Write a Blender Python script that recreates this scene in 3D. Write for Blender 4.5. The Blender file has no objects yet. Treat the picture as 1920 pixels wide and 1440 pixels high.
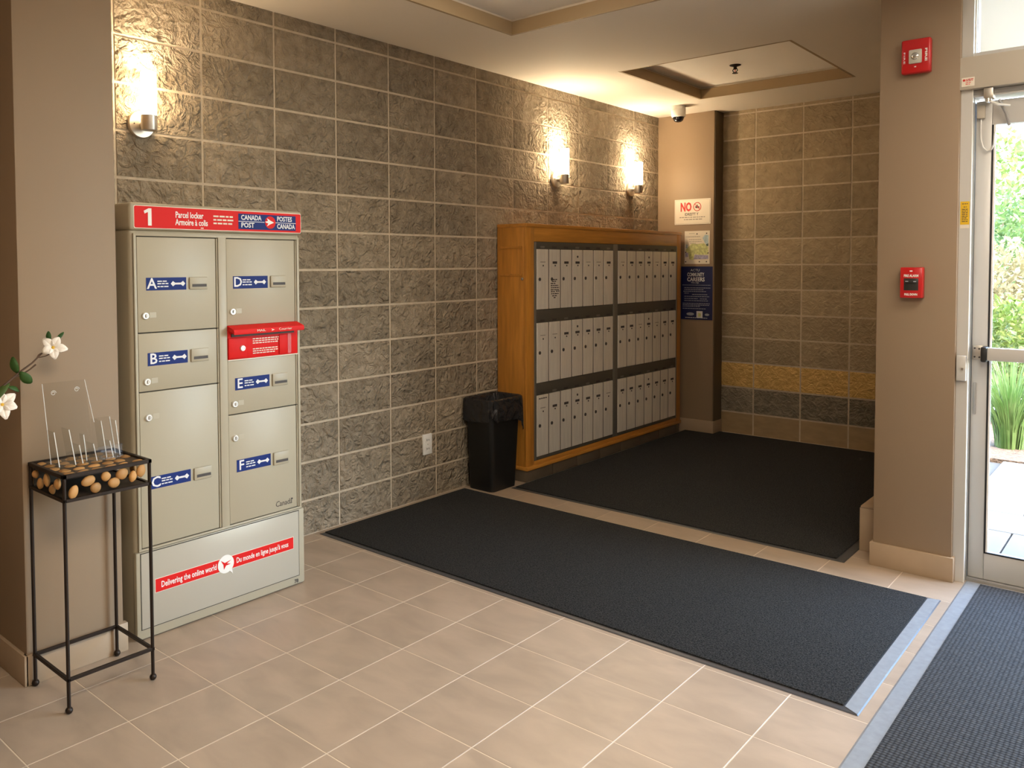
import bpy, bmesh, math, random
from mathutils import Vector, Matrix
random.seed(7)
D = bpy.data; C = bpy.context.scene.collection
PI = math.pi

# ------------------------------------------------------------------ camera
cam_d = D.cameras.new('camera'); cam = D.objects.new('camera', cam_d); C.objects.link(cam)
cr = Vector((0.66190, -0.74959, -0.00394)).normalized()
cf = Vector((0.74900, 0.66150, -0.03760)).normalized()
cu = cr.cross(cf).normalized(); cr = cf.cross(cu).normalized()
M = Matrix(((cr.x, cu.x, -cf.x, -2.0513), (cr.y, cu.y, -cf.y, -3.3943), (cr.z, cu.z, -cf.z, 1.4032), (0, 0, 0, 1)))
cam.matrix_world = M
cam_d.sensor_width = 36.0; cam_d.lens = 36.0 * 1530.7 / 1920
cam_d.shift_x = (960 - 866.98) / 1920; cam_d.shift_y = (555.29 - 720) / 1920
cam_d.clip_start = 0.05; cam_d.clip_end = 200
bpy.context.scene.camera = cam

# ------------------------------------------------------------------ world, light, exposure
sc = bpy.context.scene
w = D.worlds.new('sky'); sc.world = w; w.use_nodes = True
nt = w.node_tree; nt.nodes.clear()
sky = nt.nodes.new('ShaderNodeTexSky'); sky.sky_type = 'NISHITA'; sky.sun_disc = False
sky.sun_elevation = math.radians(48); sky.sun_rotation = math.radians(200)
sky.air_density = 1.0; sky.dust_density = 2.0; sky.ozone_density = 1.0
bg = nt.nodes.new('ShaderNodeBackground'); bg.inputs['Strength'].default_value = 4.3
wo = nt.nodes.new('ShaderNodeOutputWorld')
nt.links.new(sky.outputs[0], bg.inputs[0]); nt.links.new(bg.outputs[0], wo.inputs[0])
sc.view_settings.view_transform = 'Standard'; sc.view_settings.look = 'None'
sc.cycles.max_bounces = 7; sc.cycles.diffuse_bounces = 4; sc.cycles.glossy_bounces = 3; sc.cycles.transmission_bounces = 4; sc.cycles.transparent_max_bounces = 40
sc.cycles.caustics_reflective = False; sc.cycles.caustics_refractive = False
sc.view_settings.exposure = 0.35; sc.view_settings.gamma = 1.0; sc.view_settings.use_curve_mapping = False

SCONCE_L = 36.0        # radiance of the frosted sconce tubes
FILL_L = 27.0          # radiance of the unseen ceiling panels added as fill light
WARM = (1.0, 0.66, 0.34); WARM2 = (1.0, 0.88, 0.72)

# ------------------------------------------------------------------ materials
MATS = {}
def mat(name, col, rough=0.5, metal=0.0, spec=0.5, var=0.0, vscale=8.0, bump=0.0, bscale=60.0, bdist=0.002,
        coat=0.0, emis=None, estr=0.0, rnd=0.0, detail=4.0, stretch=None, btype='FBM', coords='Object', distort=0.0):
    m = D.materials.new(name); m.use_nodes = True; MATS[name] = m
    n = m.node_tree.nodes; l = m.node_tree.links
    b = n['Principled BSDF']
    b.inputs['Base Color'].default_value = (*col, 1); b.inputs['Roughness'].default_value = rough
    b.inputs['Metallic'].default_value = metal; b.inputs['Specular IOR Level'].default_value = spec
    b.inputs['Coat Weight'].default_value = coat
    if emis: b.inputs['Emission Color'].default_value = (*emis, 1); b.inputs['Emission Strength'].default_value = estr
    vec = None
    if var or bump or rnd:
        tc = n.new('ShaderNodeTexCoord'); vec = tc.outputs[coords]
        if rnd:
            oi = n.new('ShaderNodeObjectInfo'); ad = n.new('ShaderNodeVectorMath'); ad.operation = 'MULTIPLY_ADD'
            cb = n.new('ShaderNodeCombineXYZ')
            for k, f in enumerate((37.0, 53.0, 71.0)):
                mu = n.new('ShaderNodeMath'); mu.operation = 'MULTIPLY'; mu.inputs[1].default_value = f
                l.new(oi.outputs['Random'], mu.inputs[0]); l.new(mu.outputs[0], cb.inputs[k])
            va = n.new('ShaderNodeVectorMath'); va.operation = 'ADD'
            l.new(vec, va.inputs[0]); l.new(cb.outputs[0], va.inputs[1]); vec = va.outputs[0]
        if stretch:
            mp = n.new('ShaderNodeMapping'); mp.inputs['Scale'].default_value = stretch
            l.new(vec, mp.inputs[0]); vec = mp.outputs[0]
    if var or rnd:
        no = n.new('ShaderNodeTexNoise'); no.inputs['Scale'].default_value = vscale; no.inputs['Detail'].default_value = detail
        no.inputs['Distortion'].default_value = distort
        l.new(vec, no.inputs['Vector'])
        hs = n.new('ShaderNodeHueSaturation'); hs.inputs['Color'].default_value = (*col, 1)
        mr = n.new('ShaderNodeMapRange'); mr.inputs[1].default_value = 0.28; mr.inputs[2].default_value = 0.72
        mr.inputs[3].default_value = 1 - var; mr.inputs[4].default_value = 1 + var
        l.new(no.outputs[0], mr.inputs[0]); src = mr.outputs[0]
        if rnd:
            m2 = n.new('ShaderNodeMapRange'); m2.inputs[3].default_value = 1 - rnd; m2.inputs[4].default_value = 1 + rnd
            l.new(oi.outputs['Random'], m2.inputs[0])
            mm = n.new('ShaderNodeMath'); mm.operation = 'MULTIPLY'; l.new(src, mm.inputs[0]); l.new(m2.outputs[0], mm.inputs[1]); src = mm.outputs[0]
        l.new(src, hs.inputs['Value']); l.new(hs.outputs[0], b.inputs['Base Color'])
    if bump:
        nb = n.new('ShaderNodeTexNoise'); nb.inputs['Scale'].default_value = bscale; nb.inputs['Detail'].default_value = 5
        nb.noise_type = btype; nb.inputs['Distortion'].default_value = distort
        l.new(vec, nb.inputs['Vector'])
        bp = n.new('ShaderNodeBump'); bp.inputs['Strength'].default_value = bump; bp.inputs['Distance'].default_value = bdist
        l.new(nb.outputs[0], bp.inputs['Height']); l.new(bp.outputs[0], b.inputs['Normal'])
    return m

def block_mat(name, col, alt, relief=1.0, rough=0.85):
    """split-faced concrete: rippled relief, mottled colour, differing from block to block"""
    m = D.materials.new(name); m.use_nodes = True; MATS[name] = m
    n = m.node_tree.nodes; l = m.node_tree.links; b = n['Principled BSDF']
    b.inputs['Roughness'].default_value = 1.0; b.inputs['Specular IOR Level'].default_value = 0.12
    tc = n.new('ShaderNodeTexCoord'); oi = n.new('ShaderNodeObjectInfo')
    sc_ = n.new('ShaderNodeVectorMath'); sc_.operation = 'SCALE'; sc_.inputs[0].default_value = (31, 47, 59)
    l.new(oi.outputs['Random'], sc_.inputs['Scale'])
    ad = n.new('ShaderNodeVectorMath'); l.new(tc.outputs['Object'], ad.inputs[0]); l.new(sc_.outputs[0], ad.inputs[1])
    def noise(scale, det, dist, typ='FBM', rough_=0.5):
        x = n.new('ShaderNodeTexNoise'); x.noise_type = typ; x.inputs['Scale'].default_value = scale
        x.inputs['Detail'].default_value = det; x.inputs['Distortion'].default_value = dist; x.inputs['Roughness'].default_value = rough_
        l.new(ad.outputs[0], x.inputs['Vector']); return x.outputs[0]
    big = noise(9, 2, 0.6); mid = noise(19, 4, 1.6); rid = noise(13, 4, 2.2, 'RIDGED_MULTIFRACTAL', 0.5); fine = noise(150, 3, 0.0)
    def mul(a, f):
        x = n.new('ShaderNodeMath'); x.operation = 'MULTIPLY'; x.inputs[1].default_value = f; l.new(a, x.inputs[0]); return x.outputs[0]
    def add(a, c):
        x = n.new('ShaderNodeMath'); l.new(a, x.inputs[0]); l.new(c, x.inputs[1]); return x.outputs[0]
    h = add(add(mul(big, 0.8), mul(mid, 0.9)), add(mul(rid, 0.42), mul(fine, 0.12)))
    bp = n.new('ShaderNodeBump'); bp.inputs['Strength'].default_value = 1.0; bp.inputs['Distance'].default_value = 0.052 * relief
    l.new(h, bp.inputs['Height']); l.new(bp.outputs[0], b.inputs['Normal'])
    mx = n.new('ShaderNodeMix'); mx.data_type = 'RGBA'
    mx.inputs['A'].default_value = (*col, 1); mx.inputs['B'].default_value = (*alt, 1)
    mr = n.new('ShaderNodeMapRange'); mr.inputs[1].default_value = 0.35; mr.inputs[2].default_value = 0.68
    l.new(noise(16, 5, 0.4), mr.inputs[0]); l.new(mr.outputs[0], mx.inputs['Factor'])
    hs = n.new('ShaderNodeHueSaturation'); l.new(mx.outputs['Result'], hs.inputs['Color'])
    m2 = n.new('ShaderNodeMapRange'); m2.inputs[3].default_value = 0.86; m2.inputs[4].default_value = 1.14
    l.new(oi.outputs['Random'], m2.inputs[0]); l.new(m2.outputs[0], hs.inputs['Value'])
    l.new(hs.outputs[0], b.inputs['Base Color'])
    return m

def carpet_mat(name, col, col2, woven=False):
    m = D.materials.new(name); m.use_nodes = True; MATS[name] = m
    n = m.node_tree.nodes; l = m.node_tree.links; b = n['Principled BSDF']
    b.inputs['Roughness'].default_value = 0.95; b.inputs['Specular IOR Level'].default_value = 0.06
    b.inputs['Sheen Weight'].default_value = 0.04; b.inputs['Sheen Roughness'].default_value = 0.5
    b.inputs['Sheen Tint'].default_value = (0.9, 0.95, 1.0, 1)
    tc = n.new('ShaderNodeTexCoord')
    if woven:
        v = n.new('ShaderNodeTexVoronoi'); v.inputs['Scale'].default_value = 75; v.inputs['Randomness'].default_value = 0.15
        l.new(tc.outputs['Object'], v.inputs['Vector']); h = v.outputs['Distance']; lo, hi, dist = 0.15, 0.75, -0.006
    else:
        v = n.new('ShaderNodeTexNoise'); v.inputs['Scale'].default_value = 190; v.inputs['Detail'].default_value = 3; v.inputs['Distortion'].default_value = 0.8
        l.new(tc.outputs['Object'], v.inputs['Vector']); h = v.outputs[0]; lo, hi, dist = 0.65, 0.35, 0.006
    mr = n.new('ShaderNodeMapRange'); mr.inputs[1].default_value = lo; mr.inputs[2].default_value = hi
    l.new(h, mr.inputs[0])
    mx = n.new('ShaderNodeMix'); mx.data_type = 'RGBA'; mx.inputs['A'].default_value = (*col2, 1); mx.inputs['B'].default_value = (*col, 1)
    l.new(mr.outputs[0], mx.inputs['Factor']); l.new(mx.outputs['Result'], b.inputs['Base Color'])
    bp = n.new('ShaderNodeBump'); bp.inputs['Strength'].default_value = 0.9; bp.inputs['Distance'].default_value = dist
    l.new(h, bp.inputs['Height']); l.new(bp.outputs[0], b.inputs['Normal'])
    return m

def pane_mat(name, tint=(1, 1, 1), ior=1.45, rough=0.0):
    m = D.materials.new(name); m.use_nodes = True; MATS[name] = m
    n = m.node_tree.nodes; l = m.node_tree.links; n.clear()
    o = n.new('ShaderNodeOutputMaterial'); t = n.new('ShaderNodeBsdfTransparent'); t.inputs[0].default_value = (*tint, 1)
    g = n.new('ShaderNodeBsdfGlossy'); g.inputs['Roughness'].default_value = rough
    f = n.new('ShaderNodeFresnel'); f.inputs[0].default_value = ior; mx = n.new('ShaderNodeMixShader')
    ge = n.new('ShaderNodeNewGeometry'); iv = n.new('ShaderNodeMath'); iv.operation = 'SUBTRACT'; iv.inputs[0].default_value = 1.0; l.new(ge.outputs['Backfacing'], iv.inputs[1])
    fm = n.new('ShaderNodeMath'); fm.operation = 'MULTIPLY'; l.new(f.outputs[0], fm.inputs[0]); l.new(iv.outputs[0], fm.inputs[1])
    l.new(fm.outputs[0], mx.inputs[0]); l.new(t.outputs[0], mx.inputs[1]); l.new(g.outputs[0], mx.inputs[2]); l.new(mx.outputs[0], o.inputs[0])
    return m

def leaf_mat(name, col, col2):
    m = mat(name, col, 0.55, var=0.0)
    n = m.node_tree.nodes; l = m.node_tree.links; b = n['Principled BSDF']
    tc = n.new('ShaderNodeTexCoord'); no = n.new('ShaderNodeTexNoise'); no.inputs['Scale'].default_value = 6; no.inputs['Detail'].default_value = 4
    l.new(tc.outputs['Object'], no.inputs['Vector'])
    mr = n.new('ShaderNodeMapRange'); mr.inputs[1].default_value = 0.35; mr.inputs[2].default_value = 0.65; l.new(no.outputs[0], mr.inputs[0])
    mx = n.new('ShaderNodeMix'); mx.data_type = 'RGBA'; mx.inputs['A'].default_value = (*col, 1); mx.inputs['B'].default_value = (*col2, 1)
    l.new(mr.outputs[0], mx.inputs['Factor']); l.new(mx.outputs['Result'], b.inputs['Base Color'])
    tr = n.new('ShaderNodeBsdfTranslucent'); l.new(mx.outputs['Result'], tr.inputs[0])
    ms = n.new('ShaderNodeMixShader'); ms.inputs[0].default_value = 0.4
    o = n['Material Output']; l.new(b.outputs[0], ms.inputs[1]); l.new(tr.outputs[0], ms.inputs[2]); l.new(ms.outputs[0], o.inputs[0])
    return m

block_mat('block', (0.41, 0.335, 0.245), (0.295, 0.24, 0.172), 1.0)
block_mat('block_plain', (0.42, 0.33, 0.215), (0.34, 0.265, 0.17), 0.30)
block_mat('block_yellow', (0.72, 0.48, 0.18), (0.58, 0.37, 0.13), 0.55)
block_mat('block_dark', (0.30, 0.255, 0.19), (0.20, 0.17, 0.13), 0.6)
mat('base_tile', (0.36, 0.25, 0.135), 0.55, var=0.16, vscale=7, bump=0.3, bscale=30, bdist=0.002, rnd=0.05, stretch=(1, 1, 3))
mat('mortar', (0.60, 0.50, 0.37), 0.9, var=0.12, vscale=30, bump=0.6, bscale=180, bdist=0.001)
mat('paint', (0.295, 0.205, 0.128), 0.6, var=0.02, vscale=2, bump=0.12, bscale=220, bdist=0.0006, coords='Object')
mat('paint_room', (0.42, 0.33, 0.24), 0.7)
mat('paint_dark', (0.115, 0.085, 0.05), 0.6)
mat('ceiling', (0.76, 0.68, 0.57), 0.75, bump=0.1, bscale=150, bdist=0.0006)
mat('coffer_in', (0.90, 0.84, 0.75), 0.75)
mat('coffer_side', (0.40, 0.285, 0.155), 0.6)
mat('tile', (0.41, 0.315, 0.228), 0.36, var=0.13, vscale=5.5, rnd=0.035, detail=7, bump=0.12, bscale=14, bdist=0.002, stretch=(1.7, 0.8, 1), distort=0.5)
mat('tile_base', (0.40, 0.29, 0.19), 0.45, var=0.08, vscale=6, detail=6, rnd=0.03)
mat('tile_dark', (0.125, 0.095, 0.066), 0.4, var=0.10, vscale=8, rnd=0.05)
mat('grout', (0.68, 0.57, 0.43), 0.85)
mat('grout_dark', (0.27, 0.22, 0.16), 0.9)
carpet_mat('carpet', (0.006, 0.006, 0.006), (0.046, 0.044, 0.041))
carpet_mat('carpet_woven', (0.018, 0.019, 0.020), (0.100, 0.102, 0.105), True)
mat('rubber', (0.060, 0.060, 0.062), 0.34, bump=0.2, bscale=300, bdist=0.0005)
mat('rubber_grey', (0.25, 0.265, 0.275), 0.45, var=0.1, vscale=40)  # entrance mat border; also the long mat's painted door reflection
mat('locker', (0.42, 0.368, 0.265), 0.42, bump=0.05, bscale=250, bdist=0.0004)
mat('locker_skirt', (0.45, 0.41, 0.33), 0.30)
mat('gap', (0.05, 0.045, 0.035), 0.8)
mat('red', (0.68, 0.012, 0.010), 0.55, spec=0.2)
mat('red_alarm', (0.52, 0.010, 0.012), 0.28)
mat('navy', (0.010, 0.027, 0.16), 0.55, spec=0.2)
mat('navy_dark', (0.006, 0.012, 0.075), 0.4)
mat('white', (0.85, 0.83, 0.78), 0.5)
mat('cream', (0.80, 0.72, 0.60), 0.6)
mat('black', (0.012, 0.012, 0.012), 0.5)
mat('chrome', (0.72, 0.70, 0.66), 0.22, metal=1.0)
mat('steel', (0.60, 0.55, 0.48), 0.40, metal=1.0)
mat('lock_white', (0.82, 0.80, 0.75), 0.25, metal=0.35)
mat('wood', (0.53, 0.225, 0.036), 0.38, var=0.20, vscale=5, detail=6, stretch=(9, 9, 0.8), coat=0.25, distort=0.3)
mat('wood_h', (0.52, 0.225, 0.038), 0.38, var=0.18, vscale=5, detail=6, stretch=(0.8, 9, 9), coat=0.25, distort=0.3)
mat('alu_door', (0.86, 0.81, 0.73), 0.34, metal=0.30, var=0.07, vscale=10, stretch=(6, 6, 0.6), rnd=0.04)
mat('alu_rail', (0.12, 0.108, 0.088), 0.45, metal=0.4)
mat('alu_mull', (0.24, 0.225, 0.195), 0.4, metal=0.5)
mat('alu_frame', (0.62, 0.60, 0.565), 0.36, metal=0.12)
mat('alu_dark', (0.36, 0.35, 0.335), 0.4, metal=0.2)
mat('alu_box', (0.56, 0.50, 0.41), 0.45, metal=0.15)
mat('bin', (0.010, 0.010, 0.010), 0.38)
mat('bag', (0.022, 0.022, 0.024), 0.12, bump=1.0, bscale=12, bdist=0.022, distort=1.2)
mat('iron', (0.030, 0.019, 0.013), 0.45, metal=0.6)
mat('pebble', (0.50, 0.26, 0.085), 0.5, var=0.25, vscale=40, rnd=0.28, bump=0.4, bscale=120, bdist=0.001)
mat('plate', (0.07, 0.05, 0.032), 0.5)
pane_mat('glass', (0.97, 0.99, 0.98)); pane_mat('acrylic', (0.955, 0.958, 0.952), 1.35)
mat('acrylic_edge', (0.80, 0.80, 0.77), 0.15, spec=0.8)
mat('tube', (1, 0.95, 0.88), 0.4, emis=(1.0, 0.74, 0.44), estr=SCONCE_L)
mat('tube_top', (1, 0.95, 0.88), 0.4, emis=(1.0, 0.80, 0.54), estr=SCONCE_L * 12); mat('tube_b', (1, 0.95, 0.88), 0.4, emis=(1.0, 0.78, 0.50), estr=SCONCE_L * 2.0); mat('tube_top_b', (1, 0.95, 0.88), 0.4, emis=(1.0, 0.82, 0.57), estr=SCONCE_L * 16); mat('disc', (1, 1, 1), 0.4, emis=WARM2, estr=FILL_L); mat('disc_small', (1, 1, 1), 0.4, emis=WARM2, estr=14.0); mat('disc_dim', (1, 1, 1), 0.4, emis=WARM2, estr=FILL_L * 0.36)
mat('yellow', (0.80, 0.50, 0.02), 0.45)
mat('ink', (0.06, 0.05, 0.045), 0.6)
mat('ink_grey', (0.30, 0.26, 0.22), 0.6)
mat('ink_red', (0.62, 0.03, 0.02), 0.5)
mat('ink_white', (0.78, 0.78, 0.80), 0.5)
mat('ink_pale', (0.40, 0.42, 0.48), 0.5)
mat('emboss', (0.45, 0.40, 0.295), 0.4)
mat('map_green', (0.56, 0.58, 0.26), 0.6, var=0.35, vscale=60)
mat('map_violet', (0.40, 0.37, 0.52), 0.6, var=0.35, vscale=60)
mat('map_blue', (0.42, 0.55, 0.62), 0.6, var=0.2, vscale=40)
mat('map_dark', (0.05, 0.09, 0.08), 0.6)
mat('smoke_dome', (0.008, 0.008, 0.012), 0.06, spec=0.8)
mat('lens', (0.55, 0.52, 0.44), 0.08, bump=0.8, bscale=160, bdist=0.003, coat=0.6)
mat('window_black', (0.03, 0.027, 0.025), 0.25)
mat('petal', (0.88, 0.80, 0.70), 0.5); mat('pollen', (0.75, 0.45, 0.04), 0.6)
leaf_mat('leaf_art', (0.035, 0.10, 0.020), (0.07, 0.16, 0.03)); mat('twig', (0.085, 0.045, 0.022), 0.7)
mat('vase', (0.10, 0.07, 0.05), 0.3)
mat('slab', (0.135, 0.133, 0.128), 0.8, var=0.06, vscale=6, rnd=0.05, bump=0.3, bscale=90, bdist=0.001)
mat('slab_joint', (0.045, 0.045, 0.043), 0.9)
mat('soil', (0.10, 0.062, 0.038), 0.95, var=0.4, vscale=30, bump=1.0, bscale=40, bdist=0.03)
leaf_mat('grass', (0.055, 0.12, 0.02), (0.14, 0.20, 0.055)); leaf_mat('leaf_a', (0.050, 0.100, 0.022), (0.12, 0.175, 0.048))
leaf_mat('leaf_b', (0.075, 0.13, 0.02), (0.19, 0.21, 0.055)); leaf_mat('leaf_c', (0.17, 0.14, 0.06), (0.25, 0.20, 0.10))
mat('bark', (0.16, 0.11, 0.075), 0.9); mat('lawn', (0.45, 0.44, 0.36), 0.95, var=0.2, vscale=3)
mat('block_out', (0.19, 0.185, 0.175), 0.9, var=0.15, vscale=20, bump=0.8, bscale=30, bdist=0.01)

# ------------------------------------------------------------------ mesh helpers
def link(o, parent=None):
    C.objects.link(o)
    if parent is not None:
        o.parent = parent
        o.matrix_parent_inverse = Matrix.Translation(-Vector(parent['_loc'])) if '_loc' in parent else Matrix()
    return o
EMPT = []
def thing(name, label, cat, loc=(0, 0, 0), group=None):
    o = D.objects.new(name, None); C.objects.link(o); o.location = loc; o.empty_display_size = 0.05
    o['_loc'] = loc; o['label'] = label; o['category'] = cat; EMPT.append(o)
    if group: o['group'] = group
    return o
def tag(o, label, cat, group=None):
    o['label'] = label; o['category'] = cat
    if group: o['group'] = group
    return o
class MB:
    def __init__(s): s.b = bmesh.new()
    def box(s, x0, x1, y0, y1, z0, z1, bev=0.0, seg=2, mtx=None):
        if x1 < x0: x0, x1 = x1, x0
        if y1 < y0: y0, y1 = y1, y0
        if z1 < z0: z0, z1 = z1, z0
        v = [s.b.verts.new(p) for p in ((x0, y0, z0), (x1, y0, z0), (x1, y1, z0), (x0, y1, z0), (x0, y0, z1), (x1, y0, z1), (x1, y1, z1), (x0, y1, z1))]
        f = [s.b.faces.new([v[i] for i in q]) for q in ((3, 2, 1, 0), (4, 5, 6, 7), (0, 1, 5, 4), (1, 2, 6, 5), (2, 3, 7, 6), (3, 0, 4, 7))]
        vs = v
        if bev:
            e = list({e for q in f for e in q.edges})
            r = bmesh.ops.bevel(s.b, geom=e, offset=bev, segments=seg, affect='EDGES', profile=0.5)
            vs = list({x for q in r['faces'] for x in q.verts} | {x for q in f if q.is_valid for x in q.verts})
        if mtx is not None: bmesh.ops.transform(s.b, matrix=mtx, verts=vs)
        return s
    def ring(s, pts): return [s.b.verts.new(p) for p in pts]
    def loft(s, rings, cap=True, close=True):
        R = [s.ring(r) for r in rings]
        for a, c in zip(R, R[1:]):
            k = len(a)
            for i in range(k if close else k - 1):
                s.b.faces.new((a[i], a[(i + 1) % k], c[(i + 1) % k], c[i]))
        if cap and close:
            s.b.faces.new(list(reversed(R[0]))); s.b.faces.new(R[-1])
        return s
    def cyl(s, p0, p1, r0, r1=None, n=16, cap=True):
        return s.tube([p0, p1], [r0, r0 if r1 is None else r1], n, cap)
    def tube(s, pts, r, n=8, cap=True):
        pts = [Vector(p) for p in pts]
        if not isinstance(r, (list, tuple)): r = [r] * len(pts)
        rings = []; up = None
        for i, p in enumerate(pts):
            t = (pts[min(i + 1, len(pts) - 1)] - pts[max(i - 1, 0)]).normalized()
            if up is None: up = Vector((0, 0, 1)) if abs(t.z) < 0.9 else Vector((1, 0, 0))
            a = t.cross(up).normalized(); c = a.cross(t).normalized(); up = c
            rings.append([p + (a * math.cos(2 * PI * k / n) + c * math.sin(2 * PI * k / n)) * r[i] for k in range(n)])
        return s.loft(rings, cap)
    def lathe(s, prof, center, axis='Z', n=24):
        cx, cy, cz = center; rings = []
        for r, h in prof:
            ring = []
            for k in range(n):
                a = 2 * PI * k / n; u, v_ = r * math.cos(a), r * math.sin(a)
                ring.append({'Z': (cx + u, cy + v_, cz + h), 'Y': (cx + u, cy + h, cz + v_), 'X': (cx + h, cy + u, cz + v_)}[axis])
            rings.append(ring)
        return s.loft(rings)
    def ell(s, c, r, n=10, m=6, mtx=None):
        rr = bmesh.ops.create_uvsphere(s.b, u_segments=n, v_segments=m, radius=1)
        mt = Matrix.Translation(c) @ (mtx if mtx is not None else Matrix()) @ Matrix.Diagonal((*r, 1))
        bmesh.ops.transform(s.b, matrix=mt, verts=rr['verts']); return s
    def poly(s, pts): s.b.faces.new([s.b.verts.new(p) for p in pts]); return s
    def prism(s, pts, d):
        """flat outline pts, thickened by vector d"""
        d = Vector(d); return s.loft([pts, [Vector(p) + d for p in pts]])
    def mesh(s, name):
        bmesh.ops.recalc_face_normals(s.b, faces=s.b.faces)
        m = D.meshes.new(name); s.b.to_mesh(m); s.b.free(); return m
    def build(s, name, material, parent=None, smooth=False):
        m = s.mesh(name); m.materials.append(MATS[material])
        if smooth:
            for p in m.polygons: p.use_smooth = True
            try: m.set_sharp_from_angle(angle=math.radians(35))
            except Exception: pass
        return link(D.objects.new(name, m), parent)
def box(name, material, parent, *a, **k):
    return MB().box(*a, **k).build(name, material, parent, smooth=bool(k.get('bev')))
def struct(o): o['kind'] = 'structure'; return o

def lettering(body, size, origin, right, up, material, parent, name='lettering', align='CENTER', lift=0.0006, width=None, bold=0.0, shear=0.0, depth=0.0003, space=1.0):
    cu_ = D.curves.new(name, 'FONT'); cu_.body = body; cu_.size = size; cu_.align_x = align; cu_.align_y = 'CENTER'
    cu_.extrude = depth; cu_.offset = bold; cu_.resolution_u = 2; cu_.shear = shear; cu_.space_character = space
    t = D.objects.new('tmp', cu_)
    m = D.meshes.new_from_object(t); D.objects.remove(t); D.curves.remove(cu_)
    right = Vector(right).normalized(); up = Vector(up).normalized(); nrm = right.cross(up)
    xs = [v.co.x for v in m.vertices]; s = 1.0
    if width and xs: s = width / max(1e-6, max(xs) - min(xs))
    for v in m.vertices:
        v.co = Vector(origin) + right * v.co.x * s + up * v.co.y + nrm * (v.co.z + lift)
    m.name = name; m.materials.clear(); m.materials.append(MATS[material])
    return link(D.objects.new(name, m), parent)
def word_bars(lines, origin, right, up, material, parent, name='printed_text', h=0.003, lift=0.0007):
    """rows of small printed words: lines = [(u0, u1, v), ...] in the plane of the print"""
    right = Vector(right); up = Vector(up); nrm = right.cross(up); b = MB(); rg = random.Random(len(lines) * 13 + int(h * 1e5))
    for (u0, u1, v, *hh) in lines:
        hgt = hh[0] if hh else h; u = u0
        while u < u1 - hgt:
            wd = min(u1 - u, hgt * rg.uniform(1.6, 4.5))
            p = [Vector(origin) + right * a + up * c + nrm * lift for a, c in ((u, v - hgt / 2), (u + wd, v - hgt / 2), (u + wd, v + hgt / 2), (u, v + hgt / 2))]
            b.prism(p, nrm * 0.0003); u += wd + hgt * 0.7
    return b.build(name, material, parent)

# ================================================================== THE ROOM
ZC = 2.656
# ---- floor with its tiles
S = 0.2961; TX, TY = -0.8855, -0.9833
floor = struct(box('floor', 'grout', None, -4.6, 2.2, -6.6, 0.25, -0.12, -0.0006))
tile_me = {}
def tile_mesh(wx, wy, material='tile', t=0.010):
    k = (round(wx, 3), round(wy, 3), material)
    if k not in tile_me:
        b = MB().box(-wx / 2, wx / 2, -wy / 2, wy / 2, -t, 0)
        top = [e for e in b.b.edges if all(abs(v.co.z) < 1e-6 for v in e.verts)]
        bmesh.ops.bevel(b.b, geom=top, offset=0.0008, segments=1, affect='EDGES')
        m = b.mesh('tile'); m.materials.append(MATS[material]); tile_me[k] = m
    return tile_me[k]
G = 0.0016
def covered(x0, x1, y0, y1):
    for a in ((0.66, 1.73, -2.63, -0.06), (2.0, 4.46, -2.2, -0.31), (0.0, 2.06, -3.9, -2.76)):
        if x0 > a[0] and x1 < a[1] and y0 > a[2] and y1 < a[3]: return True
    return False
for i in range(-8, 18):
    for j in range(-4, 9):
        x0, x1 = TX + i * S, TX + (i + 1) * S; y1, y0 = TY - j * S, TY - (j + 1) * S
        x0 = max(x0, -3.3); x1 = min(x1, 4.46); y1 = min(y1, 0.02)
        if x1 - x0 < 0.02 or y1 - y0 < 0.03 or covered(x0, x1, y0, y1): continue
        if x0 > 2.16 and y0 < -2.4: continue
        if x0 > 2.1 and -0.3 < y0 and y1 <= 0.03: continue
        if x0 > 2.4: continue
        o = D.objects.new('tile', tile_mesh(x1 - x0 - 2 * G, y1 - y0 - 2 * G)); link(o, floor); o.location = ((x0 + x1) / 2, (y0 + y1) / 2, 0)
struct(box('floor_alcove', 'tile_base', None, 2.2, 4.5, -2.4, 0.25, -0.12, -0.0006))

# ---- the split-faced block walls
blk = {}
def block_mesh(wx, wz, material, variant, smoothface=False):
    k = (round(wx, 3), round(wz, 3), material, variant)
    if k in blk: return blk[k]
    rg = random.Random(str(k)); nx, nz = 4, 2; b = bmesh.new(); g = []
    for r in range(nz + 1):
        row = []
        for c in range(nx + 1):
            e = r in (0, nz) or c in (0, nx)
            y = -0.002 if e else -0.003 - (0 if smoothface else rg.random() * 0.005)
            u = c / nx; v = r / nz
            if c in (1, nx - 1): u = 0.045 if c == 1 else 0.955
            jx = 0 if e else rg.uniform(-0.01, 0.01)
            row.append(b.verts.new((-wx / 2 + wx * u + jx, y, wz * v)))
        g.append(row)
    for r in range(nz):
        for c in range(nx): b.faces.new((g[r][c], g[r][c + 1], g[r + 1][c + 1], g[r + 1][c]))
    per = g[0] + [g[1][-1]] + g[2][::-1] + [g[1][0]]
    back = [b.verts.new((p.co.x, 0.03, p.co.z)) for p in per]; k2 = len(per)
    for i in range(k2): b.faces.new((per[(i + 1) % k2], per[i], back[i], back[(i + 1) % k2]))
    m = D.meshes.new('block'); b.to_mesh(m); b.free(); m.materials.append(MATS[material])
    for i_, p in enumerate(m.polygons): p.use_smooth = i_ < nx * nz
    for e_ in m.edges: e_.use_edge_sharp = all(abs(m.vertices[q].co.y + 0.002) < 1e-5 for q in e_.vertices)
    blk[k] = m; return m
J = 0.0062
wallA = struct(box('wall_left', 'mortar', None, -0.7, 4.34, 0.0015, 0.22, 0, ZC + 0.1))
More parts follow.
